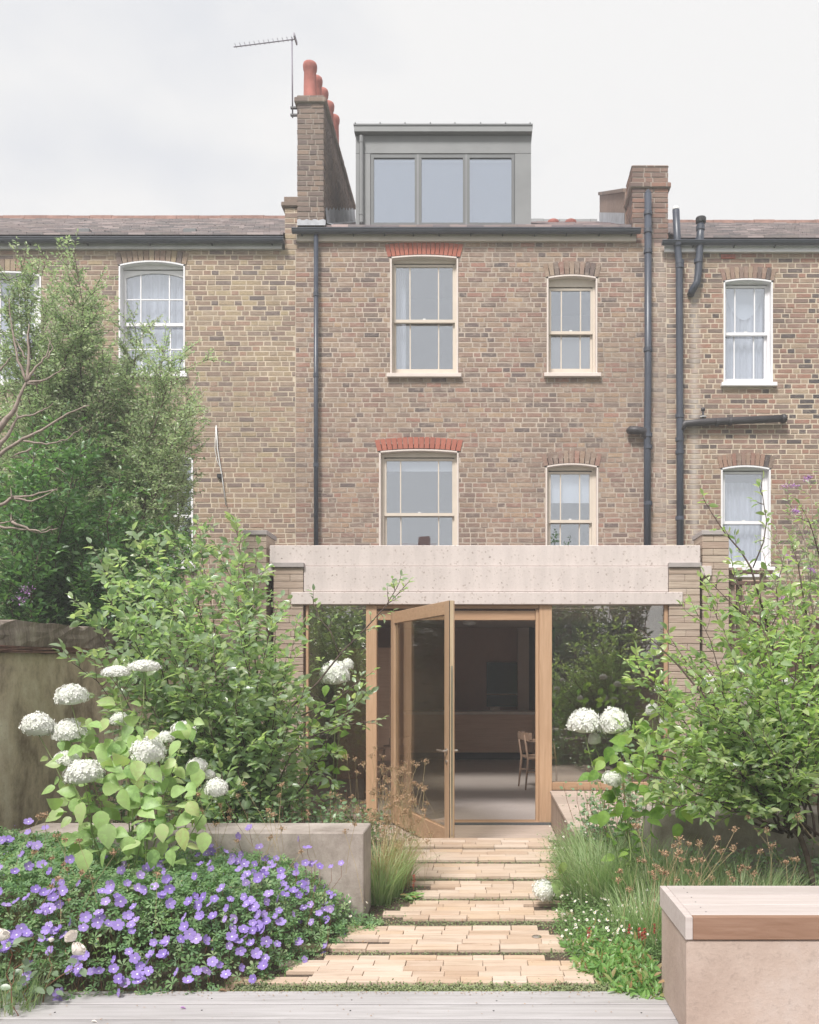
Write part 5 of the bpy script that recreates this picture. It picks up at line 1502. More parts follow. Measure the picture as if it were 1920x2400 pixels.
# ------------------------------------------------------------------ the matching shrub on the right
rg = random.Random(14)
sr = thing('oval_leaf_shrub', 'leaning shrub with fresh green oval leaves over the bench on the right', 'shrub', (2.05, 5.6, -.05))
st = MB(); lv = []
base = P(1930, 2140, 5.5); base.z = -.05
fork = P(1850, 1890, 5.5)
st.tube([base, P(1890, 2000, 5.5), fork], [.02, .018, .016], 8)
tipsC = [(1500, 1800, 5.3), (1560, 1720, 5.3), (1480, 1720, 5.5), (1600, 1640, 5.4), (1530, 1600, 5.6), (1490, 1560, 5.7), (1580, 1500, 5.7), (1660, 1560, 5.5), (1640, 1440, 5.8), (1700, 1480, 5.6), (1660, 1380, 6.0), (1720, 1330, 6.0),
         (1780, 1400, 5.8), (1830, 1330, 6.0), (1860, 1420, 5.8), (1900, 1340, 6.0), (1930, 1450, 5.7), (1880, 1520, 5.5), (1800, 1520, 5.5), (1740, 1580, 5.4), (1820, 1620, 5.3), (1900, 1620, 5.3), (1950, 1560, 5.4),
         (1680, 1660, 5.3), (1740, 1700, 5.2), (1640, 1740, 5.2), (1700, 1790, 5.2), (1600, 1810, 5.2), (1800, 1740, 5.2), (1900, 1720, 5.2), (1860, 1800, 5.2), (1560, 1880, 5.2), (1780, 1480, 6.1), (1950, 1380, 6.0), (1660, 1880, 5.2), (1960, 1700, 5.3),
         (1750, 1420, 6.2), (1600, 1560, 5.9), (1850, 1500, 6.0), (1920, 1540, 5.9), (1720, 1620, 5.8), (1640, 1600, 5.9), (1780, 1660, 5.7), (1880, 1690, 5.7), (1690, 1720, 5.6), (1800, 1560, 6.0), (1540, 1660, 5.7)]
for k, (px, py, d) in enumerate(tipsC):
    b = fork + (rv(rg, .03) if k % 2 else Vector((rg.uniform(.0, .25), rg.uniform(0, .3), -.2)))
    path = limb_path(b, P(px, py + 8, d), rg, .05, 10, .015)
    shrub_parts(st, lv, path, .009, .0022, rg, .26, .062, (.10, .30), .074, .028, .25, .65, .6, twr=.002)
def reach(pts, d, r=.006, t0=.4, lf=.06, gp=.085):
    shrub_parts(st, lv, [P(x, y, d) for x, y in pts], r, .002, rg, t0, gp, (.05, .13), lf, .03, .2, .5, .2)
reach([(1800, 1470), (1760, 1330), (1735, 1290), (1700, 1250), (1670, 1205), (1655, 1180)], 5.9, .008, .45)
reach([(1765, 1330), (1790, 1270), (1797, 1220), (1790, 1180), (1785, 1140)], 5.9, .005, .35)
reach([(1720, 1700), (1640, 1620), (1590, 1560), (1540, 1510), (1505, 1480)], 5.5, .008, .4)
reach([(1800, 1480), (1730, 1430), (1700, 1400), (1660, 1360)], 5.9, .006, .3)
reach([(1860, 1800), (1900, 1500), (1880, 1380), (1870, 1320), (1860, 1290)], 5.9, .009, .3)
reach([(1920, 1300), (1900, 1230), (1885, 1200)], 6.0, .004, .2)
reach([(1560, 1620), (1520, 1590), (1500, 1580)], 5.6, .004, .1)
st.build('stems', M['bark'], sr, smooth=True)
print('servC', len(lv))
foliage(sr, T_ovate(.46, .1, .2), M['leaf_serv_r'], lv, 295)

# buddleia on the far right
rg = random.Random(15)
bd = thing('butterfly_bush', 'butterfly bush with narrow leaves and purple flower spikes at the right edge', 'shrub', (3.7, 9.4, -.1))
st = MB(); lv = []
for px, py in ((1850, 1180), (1900, 1150), (1880, 1230), (1820, 1250), (1860, 1300), (1920, 1220), (1940, 1130), (1790, 1300), (1930, 1320), (1840, 1340)):
    path = limb_path((3.8 + rg.uniform(-.1, .1), 9.3, -.1), P(px, py, 9.0), rg, .04, 10, .02)
    shrub_parts(st, lv, path, .013, .003, rg, .55, .07, (.15, .3), .07, .035, .3, .7, .3)
st.build('stems', M['bark_pale'], bd, smooth=True)
foliage(bd, T_lance(.22), M['leaf_serv'], lv, 120)
for (ax, ay), (bx, by) in (((1826, 1140), (1876, 1138)), ((1886, 1122), (1900, 1118)), ((1856, 1196), (1872, 1200)), ((1842, 1305), (1858, 1312)), ((1894, 1330), (1910, 1340)), ((1830, 1402), (1842, 1410))):
    a, b = P(ax, ay, 8.7), P(bx, by, 8.7); n = 90; L = []
    for k in range(n):
        t_ = rg.random(); L.append((a.lerp(b, t_) + rv(rg, .016 * (1 - .5 * t_)), rv(rg), rv(rg), .014))
    V, Fc = scatter(T_simple(.9), np.array([l[0] for l in L]), np.array([l[1] for l in L]), np.array([l[2] for l in L]), np.array([l[3] for l in L]))
    o = bpy.data.objects.new('flower_spike', np_mesh('flower_spike', V - V.mean(0), Fc, M['petal_pink'])); link(o, tuple(V.mean(0)), bd)

# ------------------------------------------------------------------ hydrangeas
def flower_head_mesh(seed, n=210):
    rg = random.Random(seed); V = []; Fc = []; 
    core = MB(); pr_ = [(.3, -.42), (.62, -.34), (.86, -.08), (.9, .12), (.72, .45), (.4, .64), (.05, .7)]
    core.lathe((0, 0, 0), pr_, 12)
    for v in core.v: V.append(v)
    for f in tri(core.f): Fc.append(f)
    for i in range(n):
        z = 1 - 1.5 * (i + .5) / n; a = i * 2.39996
        r = math.sqrt(max(0, 1 - z * z)); nn = Vector((r * math.cos(a), r * math.sin(a), z))
        k = 1 + .07 * math.sin(5 * a * .3 + 2 * z) + rg.uniform(-.08, .08)
        c = Vector((nn.x * .93 * k, nn.y * .93 * k, nn.z * .72 * k if z > 0 else nn.z * .55))
        nn = (nn + rv(rg, .25)).normalized(); t1 = nn.orthogonal().normalized(); t2 = nn.cross(t1)
        a0 = rg.random() * 6.28
        for q in range(4):
            b = a0 + q * math.pi / 2
            d = t1 * math.cos(b) + t2 * math.sin(b); e = nn.cross(d)
            s = .15; o = len(V)
            V.extend([tuple(c), tuple(c + d * s * .6 - e * s * .42 + nn * .02), tuple(c + d * s + nn * .035), tuple(c + d * s * .6 + e * s * .42 + nn * .02)])
            Fc.extend([(o, o + 1, o + 2), (o, o + 2, o + 3)])
    return np_mesh('flower_head', np.array(V), np.array(Fc), M['petal_white'])
HEADS = [flower_head_mesh(k) for k in range(3)]
def hydrangea(label, heads, base, seed, lmat, leafsize, extra, head_flat=1.):
    rg = random.Random(seed)
    th = thing('hydrangea', label, 'hydrangea', base)
    st = MB(); lv = []
    for i, (px, py, rx, ry, d) in enumerate(heads):
        c = P(px, py, d); R_ = rx * d / F
        b = Vector(base) + Vector((rg.uniform(-.12, .12), rg.uniform(-.1, .1), 0))
        path = limb_path(b, c - Vector((0, 0, ry * d / F * .5)), rg, .04, 9, .008)
        n = len(path) - 1
        st.tube(path, [.0052 - .0028 * k / n for k in range(n + 1)], 6)
        o = bpy.data.objects.new('flower_head', HEADS[i % 3]); link(o, tuple(c), th)
        o.scale = (R_, R_, min(1.5, max(.42, ry / rx * 1.5)) * R_)
        o.rotation_euler = (rg.uniform(-.3, .2), rg.uniform(-.25, .25), rg.uniform(0, 6))
        a = rg.uniform(0, 3)
        for k in range(3, n):
            for sgn in (0, math.pi):
                q = a + sgn
                ld = Vector((math.cos(q), math.sin(q) * .8, rg.uniform(-.25, .35))).normalized()
                lv.append((path[k] + ld * .02, ld, (Vector((0, -.35, 1)) + rv(rg, .5)).normalized(), leafsize * rg.uniform(.65, 1.1) * (1 if k < n - 1 else .7)))
            a += 1.57 + rg.uniform(-.3, .3)
    for px, py, d, dx, dz, s in extra:
        lv.append((P(px, py, d), Vector((dx, -.35, dz)).normalized(), (Vector((0, -1., .6)) + rv(rg, .45)).normalized(), s))
    st.build('stems', M['stem_green'], th, smooth=True)
    foliage(th, T_heart(), M[lmat], lv, 295)
    return th
hl = [(167, 1635, 37, 26, 4.95), (89, 1704, 37, 29, 4.95), (163, 1716, 38, 26, 5.0), (157, 1782, 30, 18, 4.9), (196, 1816, 44, 30, 4.8), (346, 1761, 40, 29, 4.9), (272, 1577, 33, 14, 5.1), (338, 1564, 37, 15, 5.15),
      (281, 1689, 22, 16, 5.2), (430, 1712, 28, 18, 5.1), (388, 1730, 20, 14, 5.2), (461, 1797, 24, 17, 5.0), (487, 1818, 17, 12, 5.05), (507, 1849, 27, 22, 4.9), (364, 1823, 21, 12, 4.95)]
rg = random.Random(9)
ex = [(195, 1880, 4.75, -.2, -1, .125), (235, 1900, 4.75, .25, -1, .12), (285, 1850, 4.7, .3, -.9, .12), (200, 2030 - 40, 4.6, 0, -1, .125), (330, 1975, 4.7, -.7, -.1, .10), (360, 1990, 4.65, .1, -1, .10), (400, 1990, 4.65, .1, -1, .09), (380, 1930, 4.7, .1, -1, .10),
      (300, 1960, 4.7, .1, -1, .11), (250, 1930, 4.65, .2, -1, .13), (250, 1990, 4.65, -.4, -1, .10), (145, 1790, 4.85, -1, .1, .085), (130, 1845, 4.85, -1, -.3, .08), (150, 1900, 4.8, -1, -.4, .11), (240, 1850, 4.75, 1, .1, .10), (330, 1880, 4.75, 1, .0, .11),
      (250, 1790, 4.8, .8, -.2, .11), (300, 1730, 4.9, .9, -.6, .10), (440, 1880, 4.8, .7, -.7, .10), (480, 1950, 4.7, .0, -1, .11), (430, 1940, 4.7, 0, -1, .12), (400, 1860, 4.8, .7, .3, .1), (180, 1860, 4.8, -.9, .3, .1), (230, 1650, 5.0, 1, .2, .1), (270, 1650, 5., -.9, .2, .1)]
for k in range(125):
    ex.append((rg.uniform(140, 480), rg.uniform(1680, 1985), rg.uniform(4.72, 5.2), rg.uniform(-1, 1), rg.uniform(-1, .3), rg.uniform(.06, .12)))
hydrangea('hydrangea with lime green leaves and round white heads rising above the violet flowers', hl, (-2.02, 5.0, -.05), 6, 'leaf_hyd', .10, ex)
hr = [(1370, 1698, 40, 31, 5.9), (1441, 1697, 34, 36, 5.85), (1393, 1735, 15, 22, 5.95), (1434, 1828, 24, 18, 5.8), (1530, 1667, 17, 20, 6.0), (1547, 1614, 13, 9, 6.1)]
ex = [(1430, 1750, 5.8, -.2, -1, .11), (1460, 1740, 5.75, .3, .5, .11), (1480, 1770, 5.75, .7, -.5, .12), (1450, 1880, 5.7, .1, -1, .10), (1475, 1890, 5.7, -.3, -1, .10), (1420, 1900, 5.6, -.4, -1, .11), (1500, 1790, 5.7, -.1, -1, .12), (1540, 1850, 5.6, -.6, -.6, .11), (1560, 1900, 5.5, -1, -.2, .12),
      (1600, 1890, 5.5, .6, -.8, .12), (1655, 1880, 5.5, -.1, -1, .12), (1520, 1710, 5.8, -.8, .6, .1), (1590, 1930, 5.5, -.2, -1, .1), (1500, 1840, 5.6, .6, -.8, .1)]
rg = random.Random(10)
for k in range(45): ex.append((rg.uniform(1400, 1640), rg.uniform(1700, 1900), rg.uniform(5.6, 6.0), rg.uniform(-1, 1), rg.uniform(-1, .4), rg.uniform(.07, .11)))
hydrangea('right hydrangea with two big white flower heads beside the right pane', hr, (1.0, 5.8, -.05), 7, 'leaf_hyd_r', .10, ex)
hb = [(1660, 1598, 18, 14, 6.9), (1738, 1631, 18, 15, 6.8), (1804, 1642, 22, 17, 6.8), (1675, 1695, 18, 16, 6.8), (1720, 1702, 18, 14, 6.8), (1835, 1764, 24, 17, 6.8), (1908, 1764, 22, 20, 6.8), (1850, 1600, 16, 12, 6.9), (1905, 1650, 18, 14, 6.9), (1560, 1690, 14, 12, 6.9)]
hydrangea('far right hydrangea whose white heads show between the leaves of the leaning shrub', hb, (2.3, 6.9, -.05), 8, 'leaf_hyd_r', .11, [(rg.uniform(1560, 1920), rg.uniform(1600, 1870), rg.uniform(6.75, 7.1), rg.uniform(-1, 1), rg.uniform(-1, .4), .11) for _ in range(110)])
hc = [(785, 1585, 34, 30, 7.4), (640, 1655, 20, 13, 7.3), (655, 1715, 14, 10, 7.2), (815, 1560, 14, 18, 7.5)]
hydrangea('back left hydrangea with a pale head half hidden before the left pane', hc, (-1.3, 7.4, -.05), 11, 'leaf_hyd_r', .10, [(rg.uniform(620, 830), rg.uniform(1560, 1850), rg.uniform(7.2, 7.7), rg.uniform(-1, 1), rg.uniform(-1, .4), .10) for _ in range(60)])
# broken head lying on the path edge
fh = thing('fallen_flower_head', 'drooping white hydrangea head resting on the edge of the path', 'flower', P(1275, 2112, 5.83))
o = bpy.data.objects.new('flower_head', HEADS[1]); link(o, tuple(P(1274, 2087, 5.78)), fh); o.scale = (.075, .07, .085); o.rotation_euler = (.9, .5, 0)
foliage(fh, T_heart(), M['leaf_hyd'], [(P(1306, 2062, 5.75), Vector((0, -.3, -1)), Vector((-.3, -1, .2)), .11), (P(1322, 2020, 5.75), Vector((-.2, -.1, -1)), Vector((.6, -1, .2)), .09)], 2)
MB().tube([P(1280, 2075, 5.8), P(1310, 2050, 5.8), P(1345, 2040, 5.85)], .004, 6).build('stem', M['stem_green'], fh)

# ------------------------------------------------------------------ violet geranium mound
def mound_h(x, y):
    px = CX + x * F / 5.0
    top = np.interp(px, [-200, 100, 300, 500, 640, 740, 820], [.58, .52, .43, .44, .38, .23, .04])
    yf = np.interp(px, [-200, 60, 250, 420, 600, 690, 760, 830], [3.75, 3.98, 4.10, 4.16, 4.22, 4.36, 4.80, 5.2])
    u = np.clip((y - yf) / .55, 0, 1)
    return np.where(y < yf, -.05, top * (1 - (1 - u) ** 2.2))
def mound_hit(px, py):
    for d in np.arange(3.7, 5.5, .01):
        q = P(px, py, d)
        if q.z <= float(mound_h(q.x, q.y)): return q
    return None
rg = random.Random(18)
gm = thing('geranium_patch', 'wide mound of violet cranesbill flowers spilling over the front left deck edge', 'flowers', (-2.0, 4.7, -.05))
lv = []
tries = 0
while len(lv) < 7500 and tries < 60000:
    tries += 1
    x = rg.uniform(-3.1, -.62); y = rg.uniform(3.75, 5.46)
    h = float(mound_h(x, y))
    if h < .0: continue
    if rg.random() < .3 and h < .12: continue
    z = h - abs(rg.gauss(0, .06)); z = max(z, -.03)
    d = rv(rg); d.z = abs(d.z) * .4
    lv.append((Vector((x, y, z)), d, (Vector((0, -.5, 1)) + rv(rg, .45)).normalized(), rg.uniform(.022, .045)))
foliage(gm, T_palm(), M['leaf_ger'], lv, 295, smooth=False)
st = MB()
for k in range(700):
    l = lv[rg.randrange(len(lv))]; p = l[0]
    st.tube([Vector((p.x + rg.uniform(-.05, .05), p.y + .05, max(-.05, p.z - .2))), p + rv(rg, .01), p + Vector((rg.uniform(-.03, .03), -.02, rg.uniform(.0, .05)))], .0011, 3, cap=False)
st.build('leaf_stalks', M['stem_green'], gm, kind='stuff')
def flower5(seed, cup=.12):
    rg = random.Random(seed); V = [(0, 0, 0)]; Fc = []; mi = []
    for k in range(5):
        a = R(72 * k) + rg.uniform(-.05, .05)
        pts = [(.15, -.09), (.55, -.42), (.9, -.40), (1.02, 0), (.9, .40), (.55, .42), (.15, .09)]
        o = len(V)
        for r_, s in pts:
            x = r_ * math.cos(a) - s * math.sin(a); y = r_ * math.sin(a) + s * math.cos(a)
            V.append((x, y, cup * r_ * r_ + rg.uniform(-.02, .02) + k * .004))
        Fc += [(0, o, o + 6), (o, o + 1, o + 5), (o, o + 5, o + 6), (o + 1, o + 2, o + 4), (o + 1, o + 4, o + 5), (o + 2, o + 3, o + 4)]
        mi += [1, 0, 0, 0, 0, 0]
    o = len(V)
    for k in range(6): V.append((.15 * math.cos(k * 1.047), .15 * math.sin(k * 1.047), .035))
    V.append((0, 0, .07))
    for k in range(6): Fc.append((o + k, o + (k + 1) % 6, o + 6)); mi.append(1)
    return np_mesh('flower', np.array(V), np.array(Fc), [M['petal_violet'], M['petal_eye']], False, mi)
FL = [flower5(k, .1 + .1 * k) for k in range(4)]
Z1 = [(45, 320), (110, 310), (260, 480), (320, 360), (310, 250), (325, 150), (480, 195), (180, 620), (315, 580), (400, 370), (480, 555), (530, 650), (730, 525), (810, 330), (885, 280), (1070, 505), (1325, 480), (1275, 560), (1255, 625), (1490, 600),
      (850, 765), (385, 810), (580, 750), (315, 905), (650, 830), (1045, 840), (1135, 790), (1140, 855), (1095, 955), (1240, 940), (1205, 900), (1300, 745), (1430, 690), (1575, 775), (1495, 830), (1420, 800), (1650, 880), (1690, 720), (1365, 985), (1330, 1075), (1385, 1115), (1350, 1190), (1350, 1250),
      (490, 1055), (770, 1155), (900, 1100), (880, 1195), (1025, 1145), (1110, 1180), (1210, 1185), (1580, 1370), (1690, 1360), (895, 1460), (530, 1440), (1350, 1430), (1410, 1500), (1655, 1480), (1540, 1470), (1525, 1545), (1430, 1600), (1525, 1625), (1400, 1660), (1465, 1690), (1430, 1750),
      (330, 1560), (320, 1690), (275, 1790), (280, 1910), (965, 1630), (1025, 1650), (1170, 1625), (1290, 1755), (1225, 1845), (1210, 1720), (625, 1880), (550, 2040), (625, 1980), (250, 1220), (90, 990), (620, 960), (1440, 160), (1700, 320), (20, 600)]
Z2 = [(75, 320), (210, 235), (85, 190), (490, 390), (520, 430), (450, 450), (655, 450), (740, 470), (830, 480), (720, 545), (790, 545), (880, 205), (800, 290), (1000, 385), (1070, 480), (1110, 560), (1165, 510), (1050, 520), (410, 565), (505, 540), (530, 600), (350, 690), (815, 635), (880, 670), (985, 680), (930, 620),
      (1065, 620), (1080, 660), (1210, 640), (1215, 690), (1250, 740), (1355, 655), (1460, 535), (1480, 395), (1395, 320), (1505, 730), (1420, 765), (1480, 810), (1350, 840), (1380, 860), (850, 750), (900, 800), (950, 740), (65, 720), (105, 810), (355, 880), (435, 910), (540, 905), (300, 950), (490, 970), (380, 985),
      (95, 945), (840, 885), (910, 930), (870, 970), (945, 1000), (720, 925), (1090, 870), (1185, 915), (1060, 960), (1245, 890), (675, 1015), (510, 1100), (665, 1120), (735, 1110), (1035, 1075), (975, 1080), (1150, 1090), (1190, 1030), (1080, 1150), (940, 1165), (735, 1205), (1015, 1210), (1215, 1150), (1330, 1065),
      (1460, 1010), (1525, 965), (1590, 1050), (1665, 1010), (1700, 860), (1680, 1110), (310, 1275), (375, 1325), (205, 1340), (455, 1330), (75, 1360), (845, 1300), (830, 1240), (795, 1360), (920, 1360), (715, 1310), (810, 1455), (965, 1450), (1055, 1340), (1180, 1360), (1410, 1360), (1660, 1380), (1665, 1490), (1490, 1620),
      (25, 1480), (590, 1580), (545, 1540), (670, 1670), (475, 1625), (370, 1655), (300, 1750), (1025, 1590), (1075, 1520), (810, 1620), (950, 1725), (1450, 1520), (160, 1640), (860, 560), (960, 560), (1140, 600), (20, 880)]
pts = [(x / 4.3125, 1900 + y / 4.3125) for x, y in Z1] + [(380 + x / 4.3125, 1900 + y / 4.3125) for x, y in Z2]
st = MB(); nf = 0
more = []
for _ in range(22):
    bx, by = rg.uniform(10, 690), rg.uniform(2010, 2300)
    for _ in range(rg.randint(1, 5)): more.append((bx + rg.gauss(0, 14), by + rg.gauss(0, 12)))
for px, py in pts + more:
    if px > 830: continue
    q = mound_hit(px, py)
    if q is None: q = P(px, py, 5.2)
    q = q + Vector((0, -.03, .02)) + rv(rg, .005)
    s = rg.uniform(.020, .031)
    nrm = (Vector((rg.gauss(0, .5), -.75, .65)) + rv(rg, .38)).normalized()
    o = bpy.data.objects.new('flower', rg.choice(FL)); link(o, tuple(q), gm)
    o.rotation_euler = nrm.to_track_quat('Z', 'Y').to_euler(); o.scale = (s, s * rg.uniform(.8, 1), s)
    st.tube([q + Vector((rg.uniform(-.03, .03), .05, -.12)), q + Vector((0, .02, -.04)), q - nrm * .003], .0012, 4, cap=False); nf += 1
for k in range(26):
    px, py = rg.uniform(650, 800), rg.uniform(2020, 2170)
    q = P(px, py, rg.uniform(4.7, 5.3)); nrm = (Vector((rg.gauss(0, .8), -.4, .5)) + rv(rg, .4)).normalized(); s = rg.uniform(.014, .022)
    o = bpy.data.objects.new('flower', rg.choice(FL)); link(o, tuple(q), gm); o.rotation_euler = nrm.to_track_quat('Z', 'Y').to_euler(); o.scale = (s,) * 3
    st.tube([q + Vector((rg.uniform(-.1, .03), .03, -.2)), q + Vector((0, .01, -.08)), q], .0011, 4, cap=False)
st.build('flower_stalks', M['stem_red'], gm, kind='stuff')
L = []
for k in range(260):
    l = lv[rg.randrange(len(lv))]; q = l[0] + Vector((0, -.02, rg.uniform(.01, .05)))
    L.append((q, rv(rg), rv(rg), rg.uniform(.006, .011)))
foliage(gm, T_ovate(.5, .2, .1), M['petal_violet'], L, 0, stuff='flower_buds')
L = []
for k in range(420):
    l = lv[rg.randrange(len(lv))]; q = l[0] + Vector((0, -.02, rg.uniform(.0, .05)))
    L.append((q, rv(rg), rv(rg), rg.uniform(.008, .016)))
foliage(gm, T_simple(.5), M['seed'], L, 0, stuff='faded_blooms')
print('flowers', nf)

# ------------------------------------------------------------------ seed heads on thin stems, grasses
def seedheads(name, label, spots, seed, mat='seed', r=.028, lean=.15):
    rg = random.Random(seed)
    th = thing(name, label, 'seed heads', P(spots[0][0], spots[0][1], spots[0][2]))
    st = MB()
    for px, py, d in spots:
        c = P(px, py, d); k = rg.uniform(.7, 1.25) * r
        L = []
        for i in range(34):
            v = Vector((rg.gauss(0, .5), rg.gauss(0, .5), rg.gauss(0, .35))) * k
            L.append((c + v, rv(rg), rv(rg), .010))
            if i % 4 == 0: st.tube([c - Vector((0, 0, k * 1.2)), c + v], .0007, 3, cap=False)
        V, Fc = scatter(T_simple(.9), np.array([l[0] for l in L]), np.array([l[1] for l in L]), np.array([l[2] for l in L]), np.array([l[3] for l in L]))
        o = bpy.data.objects.new('seed_head', np_mesh('seed_head', V - V.mean(0), Fc, M[mat])); link(o, tuple(V.mean(0)), th)
        f = Vector((c.x + rg.gauss(0, lean), c.y + rg.gauss(.05, .08), max(-.05, c.z - rg.uniform(.28, .42))))
        st.tube([f, f.lerp(c, .5) + rv(rg, .012), c - Vector((0, 0, k))], .0010, 4, cap=False)
    st.build('stems', M['stem_dry'], th, kind='stuff')
    return th
def z8(l, ox, oy, s, d0, d1, seed):
    rg = random.Random(seed)
    return [(ox + x / s, oy + y / s, rg.uniform(d0, d1)) for x, y in l]
seedheads('dried_flowers', 'brown dried seed heads standing over the right grasses behind the bench', z8([(548, 1310), (545, 1350), (500, 1375), (715, 1345), (720, 1360), (625, 1355), (1010, 1385), (1000, 1400), (870, 1310), (440, 1440), (410, 1430), (540, 1430), (520, 1455), (565, 1490), (550, 1420),
    (350, 1540), (330, 1600), (370, 1560), (340, 1640), (410, 1590), (440, 1600), (250, 1500), (200, 1490), (50, 1585), (30, 1660), (130, 1740), (660, 1500), (740, 1490), (900, 1420), (860, 1390), (1080, 1545), (1130, 1560), (1060, 1580), (1230, 1420), (1330, 1370), (1450, 1510), (1500, 1480), (1540, 1490),
    (1280, 1240), (1010, 1230), (1130, 1130), (1550, 1130), (170, 1205), (200, 1210), (620, 1590), (700, 1610), (960, 1600), (1180, 1600), (820, 1640), (520, 1660), (1000, 1650)], 1440, 1600, 3.594, 4.5, 5.2, 1), 41, r=.016)
seedheads('dried_flowers', 'brown dried seed heads rising in front of the low left concrete wall', z8([(620, 850), (565, 950), (240, 940), (230, 860), (260, 1080), (420, 1030), (270, 1100), (500, 1080), (910, 950), (935, 860), (820, 1070), (860, 1110), (1160, 1100), (50, 880), (60, 820), (490, 1140), (870, 1100),
    (380, 1190), (260, 1310), (560, 1330), (350, 1680), (1470, 1250), (1550, 1190), (840, 1300), (1100, 1420), (130, 1570), (940, 1225)], 400, 1600, 3.594, 4.9, 5.35, 2), 42, r=.014)
seedheads('dried_flowers', 'brown dried seed heads among the violet flowers at the lower left', z8([(640, 540), (680, 590), (830, 620), (870, 660), (930, 690), (590, 680), (520, 760), (560, 830), (640, 860), (700, 900), (760, 880), (780, 960), (130, 740), (150, 820), (110, 700), (1590, 630), (1350, 760), (1400, 650), (580, 250), (340, 420), (520, 480), (800, 300), (660, 290), (390, 60), (460, 40), (1150, 420)],
    0, 1900, 4.3125, 4.3, 4.9, 3), 43, r=.016)

def grass(name, label, blobs, n, seed, mat='grass', L=(.3, .55), w=.0035, lean=.8, cat='grass', kind='stuff', bias=(0, 0)):
    rg = random.Random(seed); V = []; Fc = []
    for k in range(n):
        bx, by, br = blobs[rg.randrange(len(blobs))]
        a = rg.uniform(0, 6.283); q = br * math.sqrt(rg.random())
        p = Vector((bx + q * math.cos(a), by + q * math.sin(a) * .8, -.05))
        out = Vector((math.cos(a) + rg.gauss(0, .5) + bias[0], math.sin(a) + rg.gauss(0, .5) + bias[1], 0)); out = out / max(.3, out.length) * rg.uniform(.2, 1) * lean
        Lg = rg.uniform(*L); side = Vector((-out.y, out.x, 0)); side = side.normalized() if side.length > .01 else Vector((1, 0, 0))
        m = 5; o = len(V); ww = w * rg.uniform(.6, 1.3)
        d = (Vector((0, 0, 1)) + out * .25).normalized()
        for i in range(m + 1):
            hw = ww * (1 - (i / m) ** 2 * .95)
            if i < m: V += [tuple(p - side * hw), tuple(p + side * hw)]
            else: V.append(tuple(p))
            p = p + d * (Lg / m); d = (d + out * .30 + Vector((0, 0, -.16 * i / m))).normalized()
        for i in range(m - 1):
            Fc += [(o + 2 * i, o + 2 * i + 1, o + 2 * i + 3), (o + 2 * i, o + 2 * i + 3, o + 2 * i + 2)]
        Fc.append((o + 2 * m - 2, o + 2 * m - 1, o + 2 * m))
    V = np.array(V); c = V.mean(0); c[2] = 0
    o = bpy.data.objects.new(name, np_mesh(name, V - c, np.array(Fc), M[mat])); link(o, tuple(c))
    return tag(o, label, cat, kind=kind)
grass('grass_tuft', 'feathery upright grass tuft at the right end of the low left wall', [(-.68, 5.9, .07), (-.64, 6.1, .08), (-.70, 6.3, .1)], 520, 1, L=(.22, .5), lean=.95, w=.0032, kind=None, bias=(.25, 0))
grass('grass_tuft', 'straw coloured grass stems leaning towards the open door', [(-.62, 6.35, .1), (-.68, 6.1, .08)], 420, 2, 'grass_dry', L=(.3, .62), w=.002, lean=.8, kind=None, bias=(.5, 0))
grass('long_grass', 'sweep of fine arching green grass between the path and the right wall', [(.85, 6.1, .3), (1.05, 5.7, .3), (1.3, 5.6, .3), (.8, 6.6, .2), (1.15, 6.1, .3), (1.5, 5.3, .3), (.75, 5.8, .2)], 4600, 3, L=(.25, .55), lean=1.15, w=.0042)
grass('long_grass', 'thin mixed grass behind the bench top', [(1.2, 4.9, .3), (1.6, 4.8, .35), (2.0, 4.8, .35), (.95, 5.1, .22), (1.9, 5.3, .4), (1.4, 5.2, .3)], 2600, 4, L=(.2, .42), lean=.8, w=.004)
grass('long_grass', 'brownish grass blades laid across the lower left flowers', [(-2.6, 4.6, .25), (-2.4, 4.8, .25), (-2.2, 4.6, .2)], 420, 5, 'grass_dry', L=(.4, .62), lean=1.2, w=.002, bias=(.6, 0))
grass('long_grass', 'low dark grass growing at the left end of the deck', [(-2.5, 4.1, .25), (-2.2, 4.05, .2), (-2.8, 4.3, .25)], 1300, 6, 'grass', L=(.12, .3), lean=1.0, w=.0022)
grass('grass_tuft', 'green grass blades fanning over the left edge of the path', [(-.58, 6.4, .06)], 60, 7, L=(.3, .5), lean=1.6, w=.004, kind=None, bias=(1.2, -.2))
# fluffy pale seed sprays by the door
rg = random.Random(44); spr = []
for k in range(150):
    spr.append((rg.gauss(925, 50), rg.gauss(1875, 52), rg.uniform(6.2, 6.7)))
seedheads('seed_sprays', 'loose sprays of pale seed heads in front of the open door', [s for s in spr if s[0] < 1010], 44, 'seed', r=.022, lean=.1)

